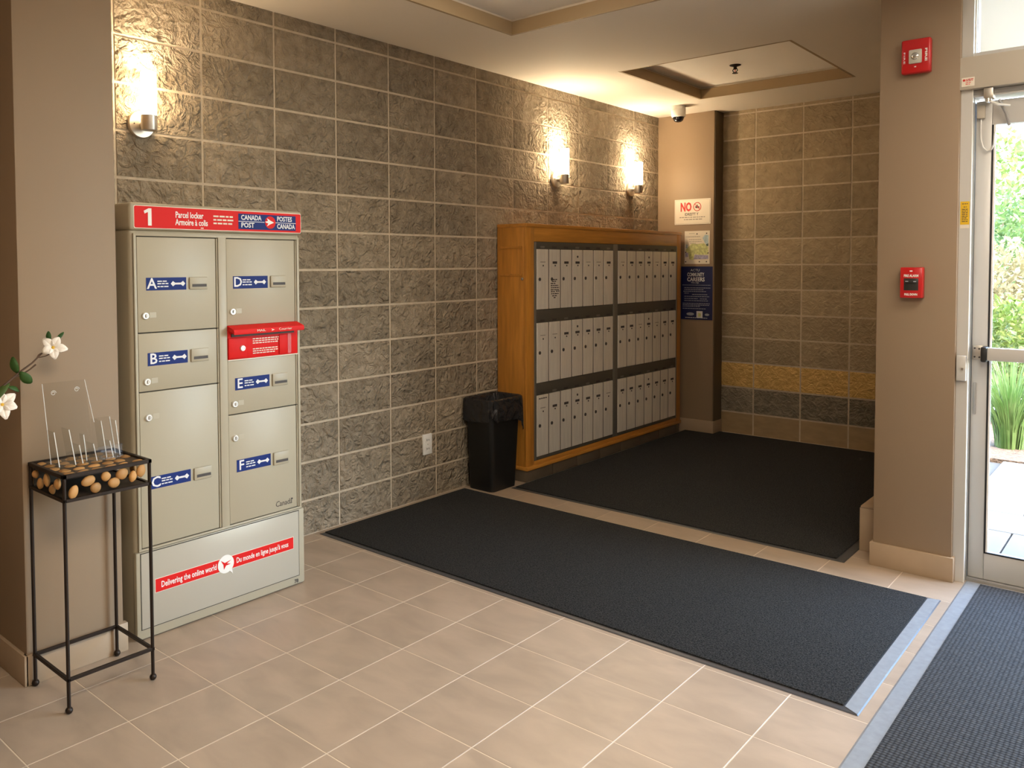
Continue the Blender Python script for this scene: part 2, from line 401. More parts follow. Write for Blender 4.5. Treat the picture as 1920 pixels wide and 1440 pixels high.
XS = [-0.70, -0.42, -0.01, 0.391, 0.782, 1.166, 1.544, 1.928, 2.312, 2.711, 3.105, 3.508, 3.916, 4.335]
ZS = [0.0] + [0.183 + 0.2 * i for i in range(13)] + [ZC + 0.02]
for r in range(len(ZS) - 1):
    for c in range(len(XS) - 1):
        wz = ZS[r + 1] - ZS[r] - 2 * J; wx = XS[c + 1] - XS[c] - 2 * J
        o = D.objects.new('block', block_mesh(wx, wz, 'block', random.randrange(3))); link(o, wallA)
        o.location = ((XS[c] + XS[c + 1]) / 2, 0, ZS[r] + J)
wallB = struct(box('wall_back', 'mortar', None, 4.4915, 4.56, -2.395, 0.2, 0, ZC + 0.1))
YB = [-0.47, -0.783, -1.157, -1.515, -1.885, -2.26, -2.36]
ZB = [0, 0.180, 0.390, 0.594, 0.802, 0.998, 1.200, 1.400, 1.606, 1.812, 2.013, 2.217, 2.423, 2.629, ZC + 0.02]
for r in range(len(ZB) - 1):
    mt_ = {0: 'base_tile', 1: 'block_dark', 2: 'block_yellow'}.get(r, 'block_plain')
    for c in range(len(YB) - 1):
        wz = ZB[r + 1] - ZB[r] - 2 * J; wx = YB[c] - YB[c + 1] - 2 * J
        o = D.objects.new('block', block_mesh(wx, wz, mt_, random.randrange(3), r == 0)); link(o, wallB)
        o.rotation_euler = (0, 0, -PI / 2); o.location = (4.49, (YB[c] + YB[c + 1]) / 2, ZB[r] + J)

# ---- painted columns and other walls
struct(box('wall_pilaster', 'paint', None, 4.33, 4.50, -0.505, 0.02, 0, ZC + 0.05, bev=0.004))
struct(box('trim_corner', 'paint_dark', None, 4.340, 4.495, -0.512, -0.500, 0.109, ZC))  # separate dark strip over the pilaster's return face
struct(box('baseboard_pilaster', 'tile_base', None, 4.318, 4.50, -0.517, 0.0, 0, 0.108, bev=0.002))
struct(box('wall_column_left', 'paint', None, -1.005, -0.672, -0.515, 0.2, 0, ZC + 0.05, bev=0.003))
bl = struct(box('baseboard_left', 'tile_base', None, -1.012, -0.660, -0.527, -0.5, 0, 0.104, bev=0.002))
box('baseboard_return', 'tile_base', bl, -1.017, -1.004, -0.527, 0.0, 0, 0.104, bev=0.002)
struct(box('wall_left_far', 'paint', None, -4.6, -1.0, 0.0, 0.2, 0, ZC + 0.05))
struct(box('wall_column_right', 'paint', None, 2.035, 2.30, -2.655, -2.335, 0, 3.1, bev=0.004))
struct(box('baseboard_right', 'tile_base', None, 2.022, 2.20, -2.664, -2.324, 0, 0.108, bev=0.002))
wr = struct(box('wall_alcove_right', 'paint', None, 2.29, 4.54, -2.385, -2.345, 0, 3.1))
lg = struct(MB().box(2.20, 4.40, -2.345, -2.238, 0, 0.219).build('trim_ledge', 'grout_dark', None))
for k in range(5):
    box('ledge_tile', 'tile_base', lg, 2.196 + k * 0.44, 2.196 + k * 0.44 + 0.436, -2.345, -2.236, 0.214, 0.222, bev=0.001)
    box('ledge_face_tile', 'tile_base', lg, 2.196 + k * 0.44, 2.196 + k * 0.44 + 0.436, -2.240, -2.233, 0.001, 0.213, bev=0.001)
box('ledge_end_tile', 'tile_base', lg, 2.193, 2.20, -2.345, -2.233, 0.001, 0.213, bev=0.001)
struct(box('wall_front', 'paint_room', None, 2.05, 2.2, -6.6, -5.49, 0, 3.1))
struct(box('wall_behind', 'paint_room', None, -4.6, 2.2, -6.6, -6.4, 0, 3.1))
struct(box('wall_far_left', 'paint_room', None, -4.6, -4.4, -6.4, 0.0, 0, 3.1))
# exterior face of the alcove wall, coarse block
we = struct(box('wall_outside', 'slab_joint', None, 2.30, 4.55, -2.392, -2.380, 0, 3.6))
for r in range(18):
    for c in range(6):
        box('block', 'block_out', we, 2.303 + c * 0.375, 2.303 + c * 0.375 + 0.368, -2.402, -2.388, r * 0.2 + 0.004, r * 0.2 + 0.196, bev=0.004, seg=1)

# ---- ceiling with coffers
def ceiling():
    xs = [-4.6, -2.01, -0.81, 0.31, 1.51, 2.63, 3.83, 4.72]; ys = [0.22, -0.615, -1.72, -3.05, -4.15, -6.6]
    b = MB(); hole = []
    for i in range(len(xs) - 1):
        for j in range(len(ys) - 1):
            if i in (1, 3, 5) and j in (1, 3) and not (i == 5 and j == 3): hole.append((xs[i], xs[i + 1], ys[j + 1], ys[j])); continue
            if xs[i] > 2.6 and ys[j] < -2: continue
            b.box(xs[i], xs[i + 1], ys[j + 1], ys[j], ZC, ZC + 0.22)
    bmesh.ops.remove_doubles(b.b, verts=b.b.verts, dist=1e-5)
    struct(b.build('ceiling', 'ceiling'))
    for n, (x0, x1, y0, y1) in enumerate(hole):
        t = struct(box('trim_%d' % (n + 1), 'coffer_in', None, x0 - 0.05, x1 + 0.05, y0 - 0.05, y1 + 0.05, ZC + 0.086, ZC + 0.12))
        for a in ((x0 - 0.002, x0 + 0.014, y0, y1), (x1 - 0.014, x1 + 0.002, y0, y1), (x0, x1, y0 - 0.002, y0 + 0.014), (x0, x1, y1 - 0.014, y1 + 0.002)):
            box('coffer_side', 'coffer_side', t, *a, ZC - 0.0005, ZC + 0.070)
        if y1 > -1 and 0 < x0 < 1:  # unseen lamp added to brighten the inside of this recess
            cx, cy = (x0 + x1) / 2, (y0 + y1) / 2; zt = ZC + 0.086
            d = thing('ceiling_light', 'small round flush lamp in the recess above the tiled floor before the locker', 'ceiling light', (cx, cy, zt))
            MB().lathe([(0.19, 0), (0.19, -0.02), (0.18, -0.025)], (cx, cy, zt), n=32).build('rim', 'steel', d, True)
            MB().lathe([(0.172, -0.018), (0.165, -0.045), (0.12, -0.062), (0.04, -0.070)], (cx, cy, zt), n=32).build('diffuser', 'disc_small', d, True)
        if y0 < -2:  # unseen panels added as fill for the locker, columns and floor
            cx, cy = (x0 + x1) / 2, (y0 + y1) / 2; zt = ZC + 0.086
            d = thing('ceiling_light', 'square luminous ceiling panel in the recess %s' % ('left of the entrance mat' if cx < 0 else 'above the entrance mat'), 'ceiling light', (cx, cy, zt), 'luminous ceiling panels')
            MB().box(cx - 0.50, cx + 0.50, cy - 0.46, cy + 0.46, zt - 0.03, zt - 0.0005).build('frame', 'alu_frame', d)
            MB().box(cx - 0.48, cx + 0.48, cy - 0.44, cy + 0.44, zt - 0.036, zt - 0.031).build('diffuser', 'disc' if cx < 0 else 'disc_dim', d)
ceiling()

# ---- entrance: frame, door, transom, storefront window beyond the frame
frame = struct(MB().box(2.06, 2.20, -2.698, -2.655, 0, 3.05).build('trim_frame', 'alu_frame'))
box('frame_stop', 'alu_dark', frame, 2.095, 2.19, -2.7005, -2.698, 0, 2.12)
box('frame_edge', 'white', frame, 2.058, 2.064, -2.6995, -2.6965, 0, 2.15)
box('head_rail', 'alu_frame', frame, 2.08, 2.20, -3.72, -2.698, 2.12, 2.31)
box('jamb', 'alu_frame', frame, 2.06, 2.20, -3.76, -3.70, 0, 3.05)
box('transom_bead', 'alu_dark', frame, 2.10, 2.16, -2.706, -2.698, 2.31, 3.05)
box('transom_bead_inner', 'white', frame, 2.085, 2.10, -2.704, -2.6985, 2.31, 3.05)
box('transom_top', 'alu_frame', frame, 2.06, 2.20, -3.76, -2.655, 2.98, 3.05)
box('transom_pane', 'glass', frame, 2.135, 2.141, -3.70, -2.706, 2.31, 2.99)
struct(box('trim_sill', 'alu_dark', None, 2.098, 2.24, -3.72, -2.66, -0.002, 0.012))
struct(box('wall_over_door', 'paint', None, 2.05, 2.2, -6.6, -2.655, 3.04, 3.2))
door = struct(MB().box(2.12, 2.165, -2.762, -2.7025, 0.014, 2.105, bev=0.003).build('door_1', 'alu_frame', None, True))
box('stile', 'alu_frame', door, 2.12, 2.165, -3.695, -3.635, 0.014, 2.105, bev=0.003)
box('bottom_rail', 'alu_frame', door, 2.1195, 2.1655, -3.6345, -2.7625, 0.014, 0.130, bev=0.003)
box('top_rail', 'alu_frame', door, 2.1195, 2.1655, -3.6345, -2.7625, 2.000, 2.105, bev=0.003)
for a in ((2.118, 2.126, -2.769, -2.7622, 0.13, 2.0), (2.118, 2.126, -3.635, -3.6285, 0.13, 2.0)): box('gasket', 'black', door, *a)
box('gasket', 'black', door, 2.118, 2.126, -3.629, -2.768, 0.130, 0.136)
box('bead', 'white', door, 2.119, 2.127, -2.776, -2.769, 0.136, 2.0)
box('pane', 'glass', door, 2.140, 2.146, -3.64, -2.76, 0.125, 2.005)
pb = MB().box(2.060, 2.095, -3.62, -2.768, 0.985, 1.040, bev=0.004).build('push_bar', 'alu_frame', door, True)
box('end_cap', 'black', pb, 2.052, 2.120, -2.768, -2.746, 0.978, 1.043, bev=0.006)
box('bracket', 'alu_frame', pb, 2.085, 2.121, -3.635, -3.60, 0.98, 1.04, bev=0.003)
pl = box('strike_plate', 'steel', door, 2.113, 2.1205, -2.745, -2.705, 0.982, 1.044, bev=0.002)
for yy, zz in ((-2.715, 1.032), (-2.732, 1.030), (-2.715, 0.994), (-2.733, 0.993)):
    MB().lathe([(0.004, 0), (0.004, -0.003)], (2.113, yy, zz), 'X', 8).build('screw', 'ink', pl)
box('edge_pull', 'alu_dark', door, 2.112, 2.121, -2.722, -2.712, 0.74, 0.88, bev=0.002)
cable = MB().tube([(2.113, -2.722, 2.03), (2.108, -2.722, 1.99), (2.106, -2.724, 1.94), (2.106, -2.732, 1.905), (2.107, -2.747, 1.888), (2.11, -2.762, 1.893), (2.113, -2.770, 1.915), (2.116, -2.772, 1.965)], 0.0035, 8).build('door_loop', 'alu_frame', door, True)
box('loop_box', 'alu_box', door, 2.098, 2.121, -2.738, -2.708, 2.03, 2.085, bev=0.003)
# operator
op = thing('door_operator', 'long beige automatic door operator box mounted above the glass door', 'door operator', (2.08, -3.15, 2.15))
MB().box(2.035, 2.118, -3.69, -2.652, 2.150, 2.288, bev=0.004).build('cover', 'alu_box', op, True)
box('track', 'alu_dark', op, 2.075, 2.118, -3.66, -2.67, 2.128, 2.149)
box('arm_bracket', 'steel', op, 2.045, 2.10, -2.775, -2.740, 2.105, 2.150, bev=0.004)
MB().lathe([(0.013, 0), (0.013, -0.018), (0.008, -0.022)], (2.062, -2.755, 2.108), n=12).build('pivot', 'chrome', op, True)
MB().tube([(2.06, -2.757, 2.095), (2.055, -2.79, 2.075), (2.085, -2.83, 2.07)], [0.006, 0.005, 0.004], 8).build('arm', 'white', op, True)
MB().tube([(2.085, -2.79, 2.10), (2.09, -2.815, 2.04), (2.112, -2.825, 1.99)], 0.006, 8).build('arm_link', 'alu_dark', op, True)
stk = MB().box(2.0338, 2.0346, -2.708, -2.660, 2.162, 2.200).build('notice', 'cream', op)
MB().lathe([(0.005, 0), (0.005, -0.0006)], (2.0338, -2.669, 2.189), 'X', 12).build('printed_mark', 'ink_red', stk)
word_bars([(0.014, 0.045, 0.030), (0.014, 0.045, 0.024), (0.014, 0.036, 0.016), (0.014, 0.030, 0.009)], (2.0338, -2.661, 2.162), (0, -1, 0), (0, 0, 1), 'ink_red', stk, h=0.0028)

# storefront window wall beyond the door (unseen, added to bring daylight into the lobby)
win = struct(MB().box(2.08, 2.18, -5.5, -3.76, 0, 0.12).build('window_1', 'alu_frame'))
for yy in (-3.80, -4.62, -5.46): box('mullion', 'alu_frame', win, 2.08, 2.18, yy - 0.03, yy + 0.03, 0.12, 3.0)
box('window_head', 'alu_frame', win, 2.08, 2.18, -5.5, -3.76, 2.96, 3.04)
for y0, y1 in ((-4.59, -3.83), (-5.43, -4.65)): box('pane', 'glass', win, 2.135, 2.141, y0, y1, 0.12, 2.96)
for nm, cy, cz, sy, sz in (('door', -3.2, 1.5, 1.0, 3.0), ('storefront', -4.63, 1.55, 1.7, 2.9)):
    ld = D.lights.new('daylight_portal', 'AREA'); ld.shape = 'RECTANGLE'; ld.size = sz; ld.size_y = sy; ld.cycles.is_portal = True
    lo = D.objects.new('daylight_portal', ld); C.objects.link(lo); lo.location = (2.26, cy, cz); lo.rotation_euler = (0, PI / 2, 0)

# ================================================================== MATS
def floor_mat(name, label, x0, x1, y0, y1, border, carpet, bmat, end_sheen=None):
    t = thing(name, label, 'floor mat', ((x0 + x1) / 2, (y0 + y1) / 2, 0.0))
    bx0, bx1, by0, by1 = border
    b = MB()
    lo = [(x0, y0, 0.0005), (x1, y0, 0.0005), (x1, y1, 0.0005), (x0, y1, 0.0005)]
    e = 0.006
    mid = [(x0 + e, y0 + e, 0.003), (x1 - e, y0 + e, 0.003), (x1 - e, y1 - e, 0.003), (x0 + e, y1 - e, 0.003)]
    inn = [(x0 + bx0, y0 + by0, 0.0045), (x1 - bx1, y0 + by0, 0.0045), (x1 - bx1, y1 - by1, 0.0045), (x0 + bx0, y1 - by1, 0.0045)]
    b.loft([lo, mid, inn]); b.build('rubber_border', bmat, t)
    cx0, cx1, cy0, cy1 = x0 + bx0, x1 - bx1, y0 + by0, y1 - by1
    o = MB().box(cx0, cx1, cy0, cy1, 0.0046, 0.010, bev=0.003, seg=2).build('carpet_pile', carpet, t, True)
    if end_sheen: MB().prism([(x0 + 0.004, y0 + 0.004, 0.0036), (x1 - 0.004, y0 + 0.004, 0.0036), (x1 - bx1, y0 + by0 - 0.004, 0.0050), (x0 + bx0, y0 + by0 - 0.004, 0.0050)], (0, 0, 0.0008)).build('end_strip', 'rubber_grey', t)  # paler strip paints the door's reflection onto the dark border
    return t
floor_mat('floor_mat', 'long charcoal carpet mat lying on the beige tiles before the trash can', 0.617, 1.775, -2.668, -0.03, (0.026, 0.022, 0.05, 0.015), 'carpet', 'rubber', True)
floor_mat('floor_mat', 'large black carpet mat filling the mailbox alcove', 1.965, 4.47, -2.230, -0.248, (0.022, 0.02, 0.04, 0.02), 'carpet', 'rubber')
floor_mat('floor_mat', 'grey woven entrance mat at the foot of the glass door', -0.6, 2.092, -3.95, -2.703, (0.05, 0.03, 0.05, 0.058), 'carpet_woven', 'rubber_grey')

# ================================================================== PARCEL LOCKER
Lk = thing('parcel_locker', 'beige metal parcel locker with red header band and six lettered doors', 'parcel locker', (-0.225, -0.27, 0))
FX0, FX1, FY = -0.612, 0.160, -0.500
MB().box(FX0, FX1, FY + 0.010, -0.03, 0.006, 1.545, bev=0.016, seg=3).build('body', 'locker', Lk, True)
MB().box(FX0 - 0.004, FX1 + 0.004, FY - 0.006, -0.026, 1.538, 1.640, bev=0.014, seg=3).build('cap', 'locker', Lk, True)
FR = FY + 0.0095
hd = MB()
def rrect(x0, x1, z0, z1, r, y, n=5):
    pts = []
    for cx, cz, a0 in ((x1 - r, z1 - r, 0), (x0 + r, z1 - r, 90), (x0 + r, z0 + r, 180), (x1 - r, z0 + r, 270)):
        for k in range(n + 1):
            a = math.radians(a0 + 90 * k / n); pts.append((cx + r * math.cos(a), y, cz + r * math.sin(a)))
    return pts
hd.prism(rrect(-0.600, 0.157, 1.545, 1.630, 0.007, FY - 0.0055), (0, -0.0015, 0)); hd.build('header_edge', 'cream', Lk)
head = MB().prism(rrect(-0.5975, 0.1545, 1.5475, 1.6275, 0.006, FY - 0.0068), (0, -0.001, 0)).build('header_band', 'red', Lk)
HY = FY - 0.0078; RT = (1, 0, 0); UP = (0, 0, 1)
def ltext(s, size, x, z, m, par, y=None, **k): return lettering(s, size, (x, HY if y is None else y, z), RT, UP, m, par, **k)
MB().prism([(-0.545 + a, HY - 0.0003, 1.588 + c) for a, c in ((0.014, -0.032), (0.014, 0.032), (0.003, 0.032), (-0.016, 0.022), (-0.013, 0.012), (0.000, 0.018), (0.000, -0.032))], (0, -0.0006, 0)).build('number', 'white', head)
ltext('Parcel locker', 0.033, -0.435, 1.600, 'white', head, align='LEFT', bold=0.0006, width=0.118)
ltext('Armoire à colis', 0.033, -0.435, 1.572, 'white', head, align='LEFT', bold=0.0006, width=0.138)
word_bars([(0, 0.088, 0.038), (0, 0.090, 0.024), (0.0, 0.090, 0.010)], (-0.272, HY, 1.564), (1, 0, 0), (0, 0, 1), 'cream', head, h=0.0062)
word_bars([(0, 0.012, 0)], (-0.328, HY, 1.553), (1, 0, 0), (0, 0, 1), 'cream', head, h=0.004)
lp = MB().prism(rrect(-0.158, 0.128, 1.555, 1.618, 0.002, FY - 0.0079), (0, -0.0008, 0)).build('logo_panel', 'navy', Lk)
LY = FY - 0.0088
ltext('CANADA', 0.028, -0.146, 1.602, 'ink_white', lp, y=LY, align='LEFT', bold=0.0006, width=0.098)
ltext('POST', 0.028, -0.146, 1.571, 'ink_white', lp, y=LY, align='LEFT', bold=0.0006, width=0.062)
ltext('POSTES', 0.028, 0.030, 1.602, 'ink_white', lp, y=LY, align='LEFT', bold=0.0006, width=0.076)
ltext('CANADA', 0.028, 0.030, 1.571, 'ink_white', lp, y=LY, align='LEFT', bold=0.0006, width=0.092)
MB().box(-0.158, -0.033, LY - 0.0004, LY + 0.0004, 1.5855, 1.5878).box(0.012, 0.128, LY - 0.0004, LY + 0.0004, 1.5855, 1.5878).build('rule', 'ink_white', lp)
MB().lathe([(0.026, 0), (0.026, -0.0012)], (-0.004, LY + 0.0002, 1.5866), 'Y', 28).build('emblem_disc', 'red', lp)
wing = [(-0.030, 1.5895), (-0.016, 1.5925), (-0.021, 1.604), (-0.004, 1.5945), (0.014, 1.5866), (-0.006, 1.5785), (-0.022, 1.570), (-0.014, 1.5825), (-0.026, 1.5855)]
MB().prism([(x, LY - 0.0014, z) for x, z in wing], (0, -0.0005, 0)).build('emblem_wing', 'white', lp)

# recessed dark field, stiles and doors
MB().box(-0.592, 0.146, FR - 0.0006, FR + 0.002, 0.346, 1.520).build('door_field', 'gap', Lk)
for x0, x1 in ((-0.600, -0.5895), (-0.2490, -0.2130), (0.1360, 0.1480)):
    box('stile', 'locker', Lk, x0, x1, FY - 0.002, FR, 0.346, 1.520, bev=0.0015)
MB().box(-0.600, 0.148, FY - 0.002, FR, 1.517, 1.527, bev=0.0015).build('top_rail', 'locker', Lk, True)
MB().box(-0.600, 0.148, FY - 0.002, FR, 0.338, 0.3465, bev=0.0015).build('bottom_rail', 'locker', Lk, True)
def lock(x, z, par, r=0.0135, m='lock_white'):
    k = MB().lathe([(r, 0), (r, -0.005), (r * 0.85, -0.008), (r * 0.55, -0.008), (r * 0.5, -0.006)], (x, FY, z), 'Y', 20).build('lock', m, par, True)
    return k
def ldoor(x0, x1, z0, z1, lockpos, lab, slot, letter):
    d = MB().box(x0, x1 - 0.010, FY, FR + 0.001, z0, z1, bev=0.0025).build('door', 'locker', Lk, True)
    MB().tube([(x1 - 0.0045, FY + 0.002, z0), (x1 - 0.0045, FY + 0.002, z1)], 0.0035, 8).build('hinge', 'locker', d, True)
    lx, lz = lockpos
    lock(lx, lz, d)
    MB().box(lx - 0.0018, lx + 0.0018, FY - 0.0085, FY - 0.005, lz - 0.006, lz + 0.006).build('keyway', 'ink' if letter == 'D' else 'ink_grey', d)
    if letter != 'D' or True:
        MB().box(lx + 0.018, lx + 0.044, FY - 0.0008, FY, lz - 0.008, lz + 0.012).build('number_sticker', 'emboss', d)
    a0, a1, c0, c1 = lab
    p = MB().box(a0, a1, FY - 0.0012, FY, c0, c1).build('letter_plate', 'navy', Lk)
    y = FY - 0.0012
    lettering(letter, 0.056, (a0 + 0.022, y, (c0 + c1) / 2), RT, UP, 'ink_white', p, bold=0.0008)
    word_bars([(0.044, 0.085, 0.010), (0.044, 0.088, 0.001), (0.044, 0.094, -0.010)], (a0, y, (c0 + c1) / 2), (1, 0, 0), (0, 0, 1), 'ink_white', p, h=0.0042)
    zc = (c0 + c1) / 2; kx = a0 + 0.128; kk = MB()
    for s in (-1, 1):
        q = [(kx + s * 0.030, zc), (kx + s * 0.021, zc + 0.010), (kx + s * 0.010, zc + 0.002), (kx + s * 0.010, zc - 0.002), (kx + s * 0.021, zc - 0.010)]
        kk.prism([(u, y - 0.0006, v) for u, v in q], (0, -0.0004, 0))
    kk.box(kx - 0.012, kx + 0.012, y - 0.001, y - 0.0005, zc - 0.0035, zc + 0.0035); kk.build('key_symbol', 'ink_white', p)
    s0, s1, t0, t1 = slot
    f = MB().box(s0, s1, FY - 0.007, FY, t0, t1, bev=0.003).build('slot_frame', 'locker', d, True)
    MB().box(s0 + 0.010, s1 - 0.006, FY - 0.0078, FY - 0.006, t0 + 0.010, t0 + 0.020).box(s0 + 0.010, s1 - 0.006, FY - 0.0074, FY - 0.006, t0 + 0.0205, t0 + 0.0215).build('slot_opening', 'ink', d)
    return d
ldoor(-0.587, -0.2505, 1.158, 1.514, (-0.559, 1.220), (-0.553, -0.390, 1.314, 1.362), (-0.378, -0.300, 1.314, 1.362), 'A')
ldoor(-0.587, -0.2505, 0.937, 1.154, (-0.557, 0.973), (-0.552, -0.389, 1.031, 1.080), (-0.376, -0.299, 1.031, 1.082), 'B')
ldoor(-0.587, -0.2505, 0.350, 0.933, (-0.554, 0.838), (-0.550, -0.384, 0.565, 0.612), (-0.371, -0.294, 0.564, 0.612), 'C')
ldoor(-0.2115, 0.1345, 1.163, 1.514, (-0.187, 1.219), (-0.182, -0.015, 1.312, 1.363), (-0.002, 0.076, 1.314, 1.363), 'D')
ldoor(-0.2115, 0.1345, 0.800, 1.019, (-0.183, 0.841), (-0.179, -0.012, 0.896, 0.946), (0.001, 0.080, 0.893, 0.946), 'E')
dF = ldoor(-0.2115, 0.1345, 0.350, 0.796, (-0.183, 0.701), (-0.177, -0.011, 0.558, 0.608), (0.002, 0.080, 0.553, 0.608), 'F')
lettering('Canada', 0.034, (0.054, FY, 0.381), RT, UP, 'ink', dF, name='wordmark', width=0.084, shear=0.15)
MB().box(0.092, 0.101, FY - 0.0008, FY, 0.387, 0.394).build('wordmark_flag', 'ink', dF)
# red letter slot with its hood
ms = MB().box(-0.2115, 0.1335, FY - 0.004, FR + 0.001, 1.024, 1.161, bev=0.002).build('mail_slot', 'red', Lk, True)
MB().box(-0.213, 0.1355, FY - 0.0045, FR, 1.0195, 1.0235).build('slot_sill', 'cream', ms)
hb = MB(); x0, x1 = -0.2125, 0.1345
prof = [(FY, 1.163), (FY - 0.048, 1.148), (FY - 0.052, 1.138), (FY - 0.050, 1.128), (FY - 0.045, 1.134), (FY - 0.004, 1.144)]
hb.loft([[(x0, y, z) for y, z in prof], [(x1, y, z) for y, z in prof]]); hb.build('hood', 'red', ms, True)
MB().box(-0.198, 0.112, FY - 0.0095, FY - 0.003, 1.116, 1.128).build('hood_slot', 'ink', ms)
MB().box(-0.2115, -0.125, FY - 0.009, FY - 0.003, 1.028, 1.112, bev=0.003).build('slot_panel', 'red', ms, True)
MB().box(0.035, 0.078, FY - 0.009, FY - 0.003, 1.028, 1.112, bev=0.003).build('slot_panel', 'red', ms, True)
MB().box(0.082, 0.100, FY - 0.0045, FY - 0.003, 1.028, 1.112).build('slot_recess', 'red_alarm', ms)
k = lock(-0.148, 1.068, Lk, 0.012); k.location = (0, -0.008, 0)
rt = Vector((1, 0, 0)); upv = Vector((0, -0.3, 0.95)).normalized()
lettering('MAIL', 0.014, (-0.085, FY - 0.0525, 1.139), RT, (0, 0.3, 1), 'cream', ms, width=0.040, lift=0.001)
lettering('Courrier', 0.014, (0.035, FY - 0.0525, 1.139), RT, (0, 0.3, 1), 'cream', ms, width=0.066, lift=0.001)
MB().prism([(-0.038, FY - 0.0535, 1.144), (-0.020, FY - 0.0535, 1.139), (-0.036, FY - 0.0535, 1.134), (-0.031, FY - 0.0535, 1.139)], (0, -0.0005, 0)).build('emblem', 'cream', ms)
word_bars([(0, 0.13, 0.072), (0, 0.128, 0.063), (0, 0.13, 0.054), (0, 0.13, 0.030), (0, 0.128, 0.021), (0, 0.112, 0.012)], (-0.095, FY - 0.004, 1.030), (1, 0, 0), (0, 0, 1), 'cream', ms, h=0.0042)
# skirt
sk = MB().box(FX0 - 0.001, FX1 + 0.002, FY - 0.001, FY + 0.03, 0.004, 0.337, bev=0.008, seg=2).build('skirt', 'locker', Lk, True)
MB().box(-0.597, 0.132, FY - 0.0016, FY + 0.0, 0.041, 0.332).build('skirt_groove', 'gap', Lk)
MB().box(-0.594, 0.129, FY - 0.0030, FY + 0.0, 0.044, 0.329, bev=0.001).build('skirt_panel', 'locker_skirt', Lk, True)
MB().box(-0.541, 0.101, FY - 0.0036, FY - 0.0028, 0.168, 0.222).build('slogan_edge', 'cream', Lk)
bd = MB().box(-0.539, 0.099, FY - 0.0042, FY - 0.003, 0.170, 0.220).build('slogan_band', 'red', Lk)
ltext('Delivering the online world', 0.033, -0.398, 0.194, 'white', bd, y=FY - 0.0042, width=0.236, bold=0.0005)
ltext("Du monde en ligne jusqu'à vous", 0.031, -0.058, 0.195, 'white', bd, y=FY - 0.0042, width=0.258, bold=0.0004)
MB().lathe([(0.037, 0), (0.037, -0.0014)], (-0.237, FY - 0.0042, 0.195), 'Y', 32).build('roundel', 'white', bd)
MB().prism([(-0.237 + a, FY - 0.0058, 0.195 + c) for a, c in ((-0.024, 0.020), (-0.006, 0.006), (0.024, 0.012), (0.004, 0.002), (0.022, -0.004), (0.000, -0.006), (-0.010, -0.020), (-0.012, 0.0))], (0, -0.0005, 0)).build('roundel_mark', 'red', bd)
MB().prism([(-0.237 + a, FY - 0.0058, 0.195 + c) for a, c in ((0.020, -0.022), (0.028, -0.028), (0.031, -0.048), (0.026, -0.040), (0.018, -0.034))], (0, -0.0005, 0)).build('roundel_pointer', 'white', bd)
ltext('78', 0.022, 0.115, 0.020, 'ink', Lk, y=FY - 0.001, bold=0.0006, name='number')
for xx in (-0.58, 0.13):
    for yy in (-0.46, -0.07): MB().lathe([(0.018, 0), (0.018, 0.012)], (xx, yy, 0), n=12).build('foot', 'black', Lk)

# ================================================================== MAILBOX CABINET
Cb = thing('mailbox_cabinet', 'wooden wall cabinet holding forty-two narrow aluminium mailboxes in three rows', 'mailboxes', (3.2, -0.13, 0))
CX0, CX1, CY = 2.127, 4.262, -0.250
MB().box(CX0 + 0.006, CX1 - 0.006, CY + 0.012, -0.012, 0.0, 0.076).build('plinth', 'grout_dark', Cb)
xp = CX0 + 0.004; 
for k_ in range(8):
    x_e = min(xp + 0.2925, CX1 - 0.004)
    if x_e - xp > 0.02: box('plinth_tile', 'tile_dark', Cb, xp, x_e, CY + 0.004, CY + 0.013, 0.002, 0.075, bev=0.001)
    xp += 0.2961
box('plinth_tile', 'tile_dark', Cb, CX0 + 0.001, CX0 + 0.007, CY + 0.006, -0.012, 0.002, 0.075, bev=0.001)
MB().box(CX0, CX0 + 0.022, CY + 0.020, -0.012, 0.084, 1.648, bev=0.0015).build('side_panel', 'wood', Cb, True)
MB().box(CX1 - 0.022, CX1, CY + 0.020, -0.012, 0.084, 1.648, bev=0.0015).build('side_panel', 'wood', Cb, True)
MB().box(CX0 - 0.004, CX1 + 0.004, CY - 0.006, -0.012, 1.648, 1.671, bev=0.003).build('top_board', 'wood_h', Cb, True)
MB().box(CX0 - 0.006, CX1 + 0.004, CY - 0.010, -0.012, 0.076, 0.100, bev=0.003).build('bottom_board', 'wood_h', Cb, True)
MB().box(CX0, CX0 + 0.082, CY, CY + 0.020, 0.100, 1.648, bev=0.0015).build('frame_stile', 'wood', Cb, True)
MB().box(CX1 - 0.068, CX1, CY, CY + 0.020, 0.100, 1.648, bev=0.0015).build('frame_stile', 'wood', Cb, True)
MB().box(CX0 + 0.082, CX1 - 0.068, CY, CY + 0.020, 1.556, 1.648, bev=0.0015).build('frame_rail', 'wood_h', Cb, True)
MB().box(CX0 + 0.082, CX1 - 0.068, CY, CY + 0.020, 0.100, 0.126, bev=0.0015).build('frame_rail', 'wood_h', Cb, True)
MB().box(CX0 + 0.08, CX1 - 0.066, CY + 0.012, CY + 0.03, 0.12, 1.56).build('backing', 'gap', Cb)
OX0, OX1 = CX0 + 0.084, CX1 - 0.070
for x0_, x1_ in ((OX0, OX0 + 0.020), (3.184, 3.246), (OX1 - 0.014, OX1)):
    box('mullion', 'alu_mull', Cb, x0_, x1_, CY - 0.003, CY + 0.016, 0.128, 1.554, bev=0.002)
RZ = [(1.114, 1.507), (0.634, 1.026), (0.150, 0.551)]
for z0_, z1_ in ((1.509, 1.554), (1.028, 1.112), (0.553, 0.632), (0.128, 0.148)):
    for xa, xb in ((OX0 + 0.021, 3.183), (3.247, OX1 - 0.015)):
        box('rail', 'alu_rail', Cb, xa, xb, CY - 0.0005, CY + 0.016, z0_, z1_, bev=0.002)
